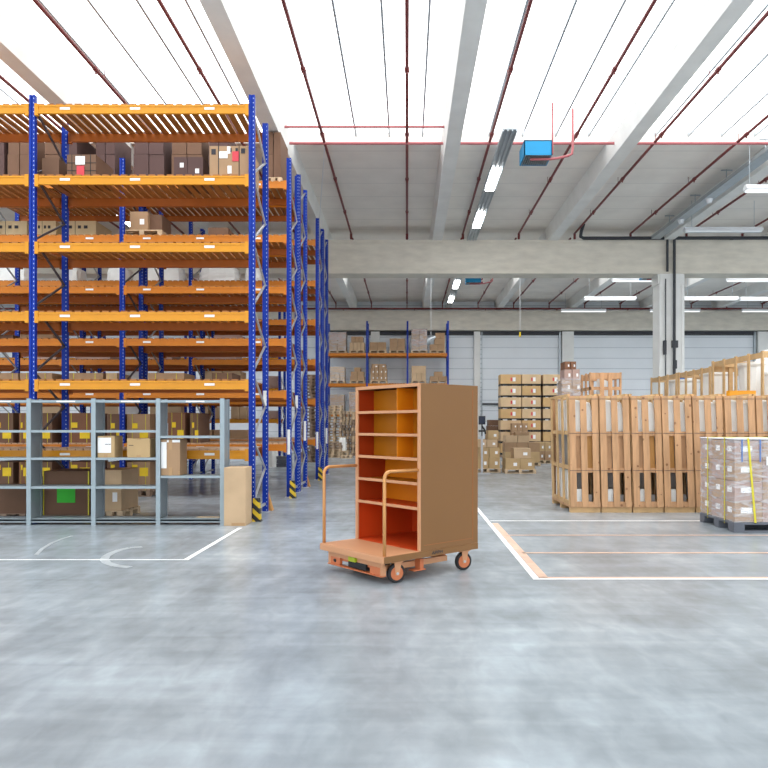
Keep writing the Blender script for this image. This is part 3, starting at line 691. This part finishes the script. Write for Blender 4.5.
# tall crate behind the row
def frame_crate(x0, y0, z0, W, D, H, np_, nd, label, contents=True, m='woodtop'):
    t = empty('open_timber_crate', (x0, y0, z0)); tag(t, label, 'crate')
    MB().box(0,W,0,D,.0,.06).build('base_frame', M['wood'], t)
    for za, zb_ in ((H-.13, H), (.06, .16)):
        g = MB()
        for y in (0, D-.03): g.box(0, W, y, y+.03, za, zb_)
        for x in (0, W-.03): g.box(x, x+.03, .03, D-.03, za, zb_-.01)
        g.build('rail', M[m], t, bevel=.003)
    for q in range(nd):
        y = .0 + (D-.09)*q/(nd-1)
        for x in (-.03, W): MB().box(x, x+.03, y, y+.09, 0, H+.01).build('post', M[m], t, bevel=.003)
    for q in range(1, np_-1):
        x = (W-.09)*q/(np_-1)
        for y in (-.03, D): MB().box(x, x+.09, y, y+.03, 0, H).build('post', M[m], t, bevel=.003)
    return t
t = frame_crate(3.95, 15.0, 0, .62, .8, 2.72, 4, 3, 'brown open slatted crate poking up behind the second tall crate', m='wood')
MB().box(0,.62,.0,.03,2.35,2.42).box(-.03,0,0,.8,2.35,2.42).build('rail', M['wood'], t)
tag(MB().hexa([(.2,.2,.0),(.5,.2,.0),(.5,.6,.0),(.2,.6,.0),(.25,.25,2.55),(.4,.25,2.5),(.4,.5,2.5),(.25,.5,2.55)]).build('white_hopper', M['whiteplastic'], None, (3.95,15.0,.065)), 'slim white hopper standing inside the brown open crate behind the row', 'plastic hopper')
# long side row of open crates, double stacked
def tank(x, y, z, W, D, H, label, lid=None):
    t = empty('white_tank', (x, y, z)); tag(t, label, 'plastic tank')
    g = MB(); pts = [(0,0,0.0),(0,0,H*.62),(0,0,H*.66),(0,0,H*.7)]
    g.tube(pts, [W*.42, W*.46, W*.5, W*.5], 20); g.build('vessel', M['whiteplastic'], t, bevel=.0)
    g = MB().hexa([(-.05,-D*.3,H*.55),(W*.3,-D*.3,H*.55),(W*.3,D*.35,H*.55),(-.05,D*.35,H*.55),(.0,D*.1-.4,H*.72),(W*.2,D*.1-.4,H*.95),(W*.2,D*.3,H*.95),(.0,D*.3,H*.72)])
    g.build('chute', M['whiteplastic'], t)
    if lid: MB().tube([(0,0,H*.7),(0,0,H*.78)], W*.2, 14).build('cap', M[lid], t)
    return t
FX = 7.4
ups = [(19.15, 2.05, 3.02, 4, 'farthest of the raised open crates behind the row', None), (17.02, 2.05, 3.02, 5, 'middle raised open crate with pale tank behind the row', None), (14.5, 2.45, 3.13, 5, 'nearest and tallest raised open crate holding a white tank', 'x')]
for (y, D, top, nd, lab, _) in ups:
    zb = 2.02
    t = frame_crate(FX, y, 0, 1.3, D, zb-.01, 4, 3, 'lower timber crate supporting the ' + lab.replace('the raised', 'raised'), m='wood')
    frame_crate(FX, y, zb, 1.3, D, top-zb, 4, nd, lab)
tank(8.0, 20.2, 2.09, .9, .9, 1.15, 'white tank with blue cap in the farthest raised crate', 'blue_ink')
tank(8.0, 18.0, 2.09, .9, .9, 1.2, 'white tank in the middle raised crate')
tank(8.02, 15.9, 2.09, 1.0, 1.0, 1.3, 'large white tank with slanted chute in the nearest raised crate')
tank(8.02, 15.05, 2.09, .7, .6, .9, 'smaller white tank in front inside the nearest raised crate')
tag(MB().box(-.25,.25,-.08,.08,0,.1).build('timber_offcut', M['amber'], None, (X_(741,13.6), 13.6, 2.165)), 'short amber timber block lying on top of the crate row', 'timber')

# ---------------------------------------------------------------- wrapped pallet in the foreground right
wx, wy = 4.88, 10.42
t = empty('wrapped_pallet_load', (wx, wy, 0)); tag(t, 'film wrapped pallet of brown cartons with yellow straps on grey plastic pallet', 'pallet load')
W, D = 1.25, 1.2
g = MB()
for y0, y1 in ((0,.14),(.5,.66),(1.06,1.2)): g.box(-.02, W+.02, y0-.02 if y0 == 0 else y0, y1, 0, .03)
for x0, x1 in ((0,.14),(.55,.70),(1.11,1.25)):
    for y0, y1 in ((0,.18),(.5,.68),(1.02,1.2)): g.box(x0-.02 if x0 == 0 else x0, x1, y0-.02 if y0 == 0 else y0, y1, .03, .115)
g.box(-.02, W+.02, -.02, D+.02, .115, .15)
g.build('pallet', M['pallet_grey'], t, bevel=.004)
HH = .305
for r in range(4):
    for i in range(3):
        for j in range(3):
            if 0 < i < 2 and j == 1: continue
            x0_, y0_ = i*W/3, j*D/3; z0_ = .155 + r*HH
            c = MB().box(x0_+.003, x0_+W/3-.003, y0_+.003, y0_+D/3-.003, z0_, z0_+HH-.005).build('carton', M['carton_pink' if (i+j+r)%2 else 'carton'], t, bevel=.004)
            if j == 0: MB().box(x0_+.09, x0_+.26, y0_-.001, y0_+.003, z0_+.13, z0_+.215).build('paper_label', M['label_w'], c)
            if i == 0: MB().box(x0_-.001, x0_+.003, y0_+.1, y0_+.24, z0_+.13, z0_+.215).build('paper_label', M['label_w'], c)
g = MB().box(-.012, W+.012, -.012, D+.012, .12, 1.39); 
g.build('stretch_film', M['film'], t, bevel=.02)
MB().box(-.015, W+.015, -.015, D+.015, 1.385, 1.40).build('top_sheet', M['label_w'], t)
def strap(pts, w): 
    g = MB()
    for a, b in zip(pts, pts[1:]): g.bar(a, b, w, .003, up=(0,-1,0) if abs(a[1]-b[1]) < .02 and a[1] < .02 else (1,0,0))
    return g
for (xa, xb) in ((.19,.30),(.9,.9)):
    g = MB(); g.hexa([(xb-.015,-.02,.13),(xb+.015,-.02,.13),(xb+.015,-.016,.13),(xb-.015,-.016,.13),(xa-.015,-.02,1.40),(xa+.015,-.02,1.40),(xa+.015,-.016,1.40),(xa-.015,-.016,1.40)])
    g.box(xa-.015, xa+.015, -.02, D+.02, 1.402, 1.405); g.box(xa-.015, xa+.015, D+.016, D+.02, .13, 1.405); g.build('strap', M['strap_y'], t)
for ya in (.30, .90):
    MB().box(-.02,-.016, ya-.012, ya+.012, .1, 1.405).box(-.02, W+.02, ya-.012, ya+.012, 1.402, 1.405).build('strap', M['strap_y'], t)
for xx in (.09, .36): MB().box(xx, xx+.02, -.0185, -.0155, 1.05, 1.385).build('printed_stripe', M['blue_ink'], t)
MB().box(.46,.66,-.021,-.017,1.0,1.13).build('document_pouch', M['label_w'], t)
MB().box(.49,.57,-.023,-.021,1.10,1.115).build('printed_mark', M['blue_ink'], t)

# ---------------------------------------------------------------- the order picking cart
CT = empty('platform_cart', (-.242, 6.896, 0), math.radians(40.63))
tag(CT, 'tan and orange wheeled cart with open pigeonhole cabinet and two handles', 'cart')
W, L, sx, zb, zt, zc = 1.109, 1.356, .488, .224, .294, 2.034
MB().box(0, L, 0, W, zb, zt-.001).build('platform', M['c_trim'], CT, bevel=.006)
MB().box(.004, L-.004, .004, W-.004, zt-.0008, zt+.002).build('platform_top', M['c_trim'], CT)
MB().box(.02, L-.0, -.0025, .0, zb+.002, zt-.002).build('side_skirt', M['c_side'], CT)
cab = MB().box(sx+.02, L, 0, .012, zt, zc).build('side_panel', M['c_side'], CT, bevel=.002)
MB().box(L-.085, L-.078, -.002, 0, zt+.03, zc-.05).box(sx+.06, L-.085, -.002, 0, zt+.055, zt+.060).build('seam', M['c_seam'], cab)
MB().box(sx+.02, L, W-.012, W, zt, zc).build('side_panel', M['c_side'], CT, bevel=.002)
MB().box(L-.012, L, .012, W-.012, zt, zc-.01).build('back_panel', M['c_side'], CT)
MB().box(sx+.01, L, 0, W, zc-.012, zc).build('top_panel', M['c_trim'], CT, bevel=.003)
MB().box(sx, sx+.02, -.001, .034, zt, zc).build('front_post', M['c_trim'], CT, bevel=.003)
MB().box(sx, sx+.02, W-.045, W+.001, zt, zc).build('front_post', M['c_trim'], CT, bevel=.003)
MB().box(sx, sx+.02, .034, W-.045, zc-.035, zc).build('front_rail', M['c_trim'], CT, bevel=.003)
# compartment faces, coloured for the light bouncing between the orange walls
def zpost(pxy, x): # height for a shelf seen at pixel row pxy at the right front post
    Yd = 6.896 + (sx)*math.sin(math.radians(40.63)); return EYE - (pxy-HY)*Yd/FPX
zsh = [zpost(v, 0) for v in (411, 435, 459.3, 484, 509)]
dA, dB, dC = .26, .43, L-sx-.014
rows = [(zc-.035, zsh[0], dA, 'c_bounce_dred', 1), (zsh[0], zsh[1], dA, 'c_bounce_dred', 1), (zsh[1], zsh[2], dA, 'c_bounce_dred', 1), (zsh[2], zsh[3], dB, 'c_bounce_dred', 0), (zsh[3], zsh[4], dB, 'c_bounce_dred', 0), (zsh[4], zt, dC, 'c_bounce_red', 0)]
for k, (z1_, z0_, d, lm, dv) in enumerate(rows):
    MB().box(sx+.02, sx+d, W-.016, W-.0125, z0_, z1_).build('bounce_lining', M[lm], CT)
    MB().box(sx+.02, sx+d, .0125, .016, z0_, z1_).build('bounce_lining', M['c_bounce_orange' if k < 5 else 'c_bounce_red'], CT)
    MB().box(sx+d-.003, sx+d, .016, W-.016, z0_, z1_).build('compartment_back', M['c_bounce_ochre' if k < 3 else ('c_bounce_orange' if k < 5 else 'c_bounce_red')], CT)
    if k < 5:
        MB().box(sx+.02, sx+d, .016, W-.016, z0_-.006, z0_).build('compartment_floor', M['c_bounce_red' if k == 4 else 'c_bounce_ochre'], CT)
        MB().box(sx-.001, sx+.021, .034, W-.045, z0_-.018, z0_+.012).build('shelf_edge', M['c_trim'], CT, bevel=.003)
    if dv: MB().box(sx+.03, sx+d-.003, W*.355, W*.355+.006, z0_, z1_).build('divider', M['c_bounce_orange'], CT)
MB().box(sx+.0, L-.014, .016, W-.016, zt+.002, zt+.004).build('compartment_floor', M['c_bounce_red'], CT)
def handle(y):
    pts = [(.045, y, zt), (.045, y, .7), (.045, y, 1.06)]
    for a in range(1, 7):
        q = a*PI/12; pts.append((.045+.075*(1-math.cos(q)), y, 1.06+.075*math.sin(q)))
    pts.append((sx+.002, y, 1.135)); MB().tube(pts, .018, 12).build('handle', M['c_tube'], CT, smooth=True)
handle(.025); handle(W-.018)
# undercarriage: tow frame and fork channel
MB().box(.06, .10, .085, W-.08, .165, zb).build('tow_beam', M['c_trim'], CT, bevel=.003)
for y0, y1, m in ((.085,.115,'c_trim'), (.115,.29,'c_frame'), (W-.29,W-.12,'c_frame'), (W-.12,W-.08,'c_trim')):
    MB().box(.065 if m == 'c_frame' else .06, (.10 if m == 'c_frame' else .115), y0, y1, .085, .166).build('tow_bracket', M[m], CT, bevel=.002)
MB().box(.05, .115, .085, W-.08, .075, .085).build('tow_plate', M['c_frame'], CT)
MB().tube([(.06,W-.21,.125),(.063,W-.21,.125)], .018, 12).build('bolt', M['black'], CT)
MB().tube([(.055,W-.2,.128),(.064,W-.2,.128)], .016, 12).build('bolt', M['black'], CT)
MB().box(.03, .12, .50, .62, .165, .215).build('latch', M['lime'], CT, bevel=.006)
MB().box(.075, .4, .37, .68, .09, .175).build('tow_socket', M['black'], CT, bevel=.004)
MB().box(.10, 1.02, .14, .17, .115, .175).build('side_rail', M['c_trim'], CT, bevel=.003)
MB().box(.10, .98, W-.235, W-.20, .125, .185).build('side_rail', M['c_trim'], CT, bevel=.003)
MB().box(.98, 1.02, .17, W-.2, .13, .185).build('cross_rail', M['c_frame'], CT)
MB().box(.10, .14, .17, W-.2, .13, .185).build('cross_rail', M['c_frame'], CT)
MB().box(.52, .60, .20, W-.2, .186, zb-.001).build('cross_rail', M['c_frame'], CT); MB().box(.55, .60, .06, .139, .09, .2).box(.46, .62, .05, .139, .085, .095).build('rail_bracket', M['c_frame'], CT)
def caster(x, y, turn, sd):
    c = empty('caster', (x, y, 0), turn); c.parent = CT; r = .098
    MB().tube([(0,-.022,r),(0,-.016,r),(0,.016,r),(0,.022,r)], [r-.008, r, r, r-.008], 28).build('tire', M['rubber'], c)
    MB().tube([(0,-.025,r),(0,.025,r)], r*.72, 24).build('wheel_hub', M['c_frame'], c)
    MB().tube([(0,-.042,r),(0,.042,r)], .014, 10).build('axle', M['steel'], c)
    for s in (-1, 1):
        MB().hexa([(-.02,s*.03-.003,r-.02),(.02,s*.03-.003,r-.02),(.02,s*.03+.003,r-.02),(-.02,s*.03+.003,r-.02),(-.035,s*.03-.003,zb-.012),(.05,s*.03-.003,zb-.012),(.05,s*.03+.003,zb-.012),(-.035,s*.03+.003,zb-.012)]).build('fork', M['c_trim'], c)
    MB().box(-.05,.06,-.045,.045,zb-.014,zb).build('mounting_plate', M['c_trim'], c)
caster(.235, .075, math.radians(-10), 0); caster(1.20, .075, math.radians(-14), 0); caster(.42, W-.17, 0, 0); caster(1.17, W-.1, 0, 0)
# small dark logo on the skirt
g = MB()
def stroke(x0, z0, x1, z1, w=.007): g.bar((x0, -.004, z0), (x1, -.004, z1), .002, w, up=(0,0,1))
lx, lz, lh = .66, .245, .03
for a in ((0,0,.012,1),(.012,1,.024,0),(.006,.4,.018,.4),(.03,0,.03,1),(.03,1,.045,1),(.03,.5,.045,.5),(.045,1,.045,.5),(.055,0,.055,1),(.055,1,.07,1),(.055,.5,.07,.5),(.07,1,.07,.5),(.08,0,.08,1),(.08,.6,.1,.6),(.1,0,.1,1)):
    stroke(lx+a[0]*1.5, lz+a[1]*lh, lx+a[2]*1.5, lz+a[3]*lh, .0075)
g.build('logo', M['ink'], CT)

# ---------------------------------------------------------------- overhead services
np_ = 0
for x in range(-10, 23, 2):
    for i, (a, b) in enumerate(((6, GY+.05), (GY+.7, BY-.5))):
        g = MB().tube([(x, a, 8.45), (x, b, 8.45)], .035, 8); y = a+1.5
        while y < b:
            g.tube([(x, y-.06, 8.45), (x, y+.06, 8.45)], .05, 8); g.tube([(x, y, 8.45), (x, y, 8.36)], .018, 6); g.tube([(x, y+.4, 8.45), (x, y+.4, CZ-.004)], .008, 5); y += 3.0
        if i: g.tube([(x, b-.1, 8.45), (x, b-.1, 8.16)], .03, 6)
        else: g.tube([(x, b-.0, 8.45), (x, b-.0, 8.25)], .045, 8)
        o = g.build('sprinkler_pipe', M['pipe'])
        tag(o, 'dark red sprinkler pipe with small heads running under the %s roof' % ('near' if i == 0 else 'far'), 'pipe', 'sprinkler branch pipes under the %s roof' % ('near' if i == 0 else 'far'))
tag(MB().tube([(-3, 16.95, 8.42), (22, 16.95, 8.42)], .035, 8).build('water_pipe', M['pipe_pink']), 'long bright red pipe crossing just below the front skylight edge', 'pipe')
tag(MB().tube([(-3.0, 16.2, 8.5), (1.05, 16.2, 8.5)], .03, 8).build('water_pipe', M['pipe_pink']), 'shorter bright red pipe across the skylight above the racks', 'pipe')
g = MB().tube([(XL+1, BY-.7, 8.13), (XR-1, BY-.7, 8.13)], .05, 8)
for q in range(-24, 30, 4): g.box(q+.4, q+.44, BY-.72, BY-.5, 8.06, 8.09)
tag(g.build('water_pipe', M['pipe']), 'dark red main pipe running along the back wall top', 'pipe')
g = MB().tube([(X_(580,24.8), 24.3, Z_(225,24.4)), (X_(580,24.8), 24.6, Z_(231,24.6)), (X_(580.5,24.8), 24.8, Z_(236.5,24.8)), (X_(584,24.8), 24.85, Z_(238.2,24.85)), (XR-1, 24.85, Z_(237.3,24.85))], .06, 8)
tag(g.build('drain_pipe', M['pipe_black']), 'dark drain pipe along the top edge of the front girder', 'pipe')
tag(MB().tube([(X_(674.5,24.85), 24.86, Z_(238,24.86)), (X_(674.5,24.85), 24.86, 0)], .05, 8).box(9.47,9.57,24.8,24.93,3.6,3.9).box(9.42,9.62,24.83,24.94,4.35,4.6).build('downpipe', M['pipe_black']), 'dark downpipe running down the thick column', 'pipe')
tag(MB().tube([(X_(667.5,24.85), 24.86, Z_(238,24.86)), (X_(667.5,24.85), 24.86, 7.05)], .045, 8).tube([(9.2,24.9,6.8),(9.2,24.9,0)], .02, 6).build('conduit', M['pipe_black']), 'shorter dark conduit left of the downpipe on the girder', 'pipe')
tag(MB().box(9.12,9.2,24.8,24.93,4.1,4.6).build('switch_box', M['pipe_black']), 'small dark switch box on the left side of the thick column', 'switch box')

# linear luminaire trunking with lit lamps
def trunk(x, y0, y1, z, lamps, label):
    t = empty('light_track', (x, (y0+y1)/2, z)); tag(t, label, 'light track')
    m = (y0+y1)/2
    g = MB().box(-.16, .16, y0-m, y1-m, .04, .09)
    for q in (-.15, -.05, .05, .15): g.box(q-.012, q+.012, y0-m, y1-m, 0, .05)
    g.build('track_body', M['galv'], t)
    for (a, b) in lamps: MB().box(-.115, .115, a-m, b-m, -.03, .0).build('lamp_tube', M['lamp_on'], t)
    g = MB(); y = y0+.5
    while y < y1: g.tube([(0, y-m, .09), (0, y-m, CZ-z)], .008, 5); y += 2.5
    g.build('hanger', M['galv'], t)
trunk(2.3, 15.6, GY-.1, 8.15, ((18.0,19.5),(21.7,23.2)), 'ribbed light track with two lit lamps under the near roof')
trunk(2.3, GY+.8, BY-1, 8.15, ((28,29.4),(32.1,33.5),(35.9,37.3)), 'ribbed light track with small lit lamps under the far roof')
def batten(pl, pr, py, Y, label, lit=True):
    x0, x1 = X_(pl, Y), X_(pr, Y); z = Z_(py, Y); xc = (x0+x1)/2; w = (x1-x0)/2
    t = empty('strip_light', (xc, Y, z)); tag(t, label, 'strip light')
    MB().hexa([(-w,-.12,0),(w,-.12,0),(w,.12,0),(-w,.12,0),(-w,-.05,.12),(w,-.05,.12),(w,.05,.12),(-w,.05,.12)]).build('housing', M['lampbody'], t)
    MB().box(-w+.03, w-.03, -.07, .07, -.05, 0).build('diffuser', M['lamp_soft' if lit else 'lampbody'], t)
    g = MB()
    for q in (-.8, .8): g.tube([(q*w, 0, .12), (q*w, 0, CZ-z)], .008, 5)
    g.build('hanger', M['galv'], t)
trunk(-9.0, 15.6, 19.6, 8.15, ((18.2,19.4),), 'light track above the racks, only partly seen between the shelves')
trunk(-9.0, 19.7, GY-.1, 8.15, ((21.9,23.3),), 'light track with one lit lamp glimpsed between the upper rack shelves')
batten(684, 762, 231, 22.0, 'long pale strip light hanging above the thick column', False)
batten(745, 790, 190, 17.0, 'strip light cut off at the right picture edge')
batten(584, 636, 299, 33.0, 'far strip light left of the thick column, upper row')
batten(682, 738, 299, 33.0, 'far strip light right of the thick column, upper row')
batten(740, 800, 299.5, 33.0, 'far strip light at the right picture edge, upper row')
batten(561, 606, 311, 37.5, 'far strip light above the wall pilaster, lower row')
batten(650, 700, 311, 37.5, 'far strip light behind the thick column, lower row')
batten(742, 800, 311, 37.5, 'far strip light at the right picture edge, lower row')
batten(612, 657, 280.5, 29.0, 'strip light just under the girder, left of the column')
batten(727, 790, 280.5, 29.0, 'strip light just under the girder, right edge')
# cable tray beside the third roof beam
g = MB(); y = 13.0
g.box(8.66, 8.69, 12.5, 24.9, 8.2, 8.3).box(8.94, 8.97, 12.5, 24.9, 8.2, 8.3).box(8.66, 8.97, 12.5, 24.9, 8.19, 8.21)
while y < 24.5:
    g.tube([(8.81, y, 8.2), (8.81, y, CZ)], .012, 5); g.box(8.66, 8.97, y-.02, y+.02, CZ-.04, CZ-.015); y += 2.1
tag(g.build('cable_tray', M['galv']), 'galvanised cable tray on hangers beside the right roof beam', 'cable tray')
for i, (a, b) in enumerate(((643,199),(612,219),(601,225))):
    Y = (16.5, 20.4, 22.5)[i]
    tag(MB().tube([(0,0,-.1),(0,0,.02)], [.07,.1], 12).build('sensor', M['lampbody'], None, (8.81, Y, 8.172)), 'small white sensor on the cable tray, %s' % ('nearest','middle','farthest')[i], 'sensor')
# blue unit heaters
def heater(x, y, z, w, d, h, label, pipe=True):
    t = empty('unit_heater', (x, y, z)); tag(t, label, 'heater')
    g = MB().box(-w/2, w/2, -d/2, -d/2+.02, .02, h).box(-w/2, w/2, d/2-.02, d/2, .02, h).box(-w/2, -w/2+.02, -d/2, d/2, .02, h).box(w/2-.02, w/2, -d/2, d/2, .02, h).box(-w/2, w/2, -d/2, d/2, h-.02, h)
    g.build('casing', M['heater'], t)
    MB().box(-w/2+.02, w/2-.02, -d/2+.02, d/2-.02, .06, .08).build('grille_backing', M['black'], t)
    g = MB(); n = 12
    for i in range(n):
        q = -w/2+.04+(w-.08)*i/(n-1); g.box(q-.006, q+.006, -d/2+.02, d/2-.02, .01, .05)
    g.build('louvre', M['galv'], t)
    g = MB()
    for a in (-1, 1): g.tube([(a*w*.42, 0, h), (a*w*.42, 0, CZ-z)], .01, 5)
    g.build('hanger', M['lampbody'], t)
    if pipe:
        pz = -.03
        MB().tube([(-w*.25,-d*.3,pz),(w*.5,-d*.3,pz+.01),(w*.75,-d*.3,pz+.03),(w*1.12,-d*.3,pz+.08),(w*1.25,-d*.3,pz+.12),(w*1.28,-d*.3,pz+.25),(w*1.28,-d*.3,pz+1.1)], .028, 8).build('supply_pipe', M['pipe_pink'], t, smooth=True)
        MB().tube([(w*.62,0,h*.5),(w*.62,0,CZ-z)], .02, 8).tube([(w*.5,0,h*.5),(w*.63,0,h*.5)], .03, 8).tube([(w*.5,0,h*.2),(w*.66,0,h*.2)], .03, 8).build('valve_pipe', M['pipe_pink'], t)
Y = 15.0; heater(X_(535.5,Y+.3), Y+.3, 7.36, .60, .64, .34, 'bright blue unit heater hanging under the front skylight')
Y = 28.0; heater(X_(473,Y), Y, Z_(284,Y), .60, .5, .36, 'small blue heater below girder near the light track')
Y = 28.0; heater(X_(650,Y), Y, Z_(279.5,Y), .70, .5, .4, 'blue heater peeking below the girder left of the thick column')
# hanging cables
def cable(p0, p1, Y0, Y1, label, r=.012, plug=None):
    a = Vector((X_(p0[0],Y0), Y0, CZ if p0[1] is None else Z_(p0[1],Y0))); b = Vector((X_(p1[0],Y1), Y1, Z_(p1[1],Y1)))
    t = empty('hanging_cable', b); tag(t, label, 'cable')
    MB().tube([a-b, (0,0,0)], r, 6).build('cord', M['lampbody'], t)
    if plug: MB().tube([(-.14,0,-.3),(-.1,0,-.12),(.05,0,-.03),(.2,0,.05)], [.05,.08,.07,.03], 10).build('plug', M[plug], t, smooth=True)
cable((324.8,145), (319,226), 17.1, 22.4, 'pale cable slanting down to the top of the rack row')
cable((431,None), (431,338), 30, 30, 'thin cable with a metal hook assembly in front of wall rack', .012, 'galv')
cable((520,None), (520,330), 30, 30, 'thin cable hanging alone in front of the back wall', .012)
MB_ = MB().tube([(0,0,0),(0,0,.2)], [.05,.03], 8); tag(MB_.build('pull_switch', M['label_y'], None, (X_(520,30), 30, Z_(334,30)-.12)), 'little yellow switch at the end of the lone hanging cable', 'switch')
# wall ladder
Y = BY-.12; t = empty('wall_ladder', (X_(479.6,Y), Y, 2.0)); tag(t, 'narrow steel ladder fixed upright to the back wall beside pilaster', 'ladder')
for s in (-1, 1): MB().box(s*.13-.02, s*.13+.02, -.03, .01, 0, 4.9).build('rail', M['galv'], t)
g = MB(); 
for i in range(18): g.box(-.13, .13, -.02, 0, .1+i*.27, .14+i*.27)
g.build('rungs', M['galv'], t)
MB().box(-.13,.13,-.01,.12,.2,.24).box(-.13,.13,-.01,.12,4.5,4.54).build('bracket', M['galv'], t)
tag(MB().tube([(X_(482,39.9), 39.9, Z_(404,39.9)), (X_(501,39.9), 39.9, Z_(404,39.9))], .05, 8).box(X_(500,39.9), X_(500,39.9)+.05, 39.85, 40, 2.7,2.8).build('wall_pipe', M['pipe_black']), 'short dark horizontal pipe on the back wall beside the ladder', 'pipe')
# dark gap strips where the dock panels meet
for a in (8.72, 19.82): struct(MB().box(a-.06, a+.02, BY-.2, BY-.01, 0, 6.9).build('trim_%d' % (60+int(a)), M['galv']))

# ---------------------------------------------------------------- light and camera
w = bpy.data.worlds.new('daylight_fill'); S.world = w; w.use_nodes = True
bg = w.node_tree.nodes['Background']; bg.inputs[0].default_value = (.95,.975,1,1); bg.inputs[1].default_value = 1.9  # white fill added from behind the camera, where the shell is left open
cam = bpy.data.cameras.new('camera'); co = bpy.data.objects.new('camera', cam); COL.objects.link(co)
co.location = (0, 0, EYE); co.rotation_euler = (PI/2, 0, 0)
cam.sensor_width = 36; cam.lens = 36*FPX/768
cam.shift_x = (384-VX)/768; cam.shift_y = (HY-384)/768
cam.clip_end = 200
S.camera = co
S.view_settings.view_transform = 'Standard'; S.view_settings.look = 'None'; S.view_settings.gamma = 1; S.view_settings.exposure = 0.48
S.view_settings.use_curve_mapping = False
S.cycles.use_denoising = True
S.cycles.max_bounces = 8; S.cycles.diffuse_bounces = 5; S.cycles.transparent_max_bounces = 12
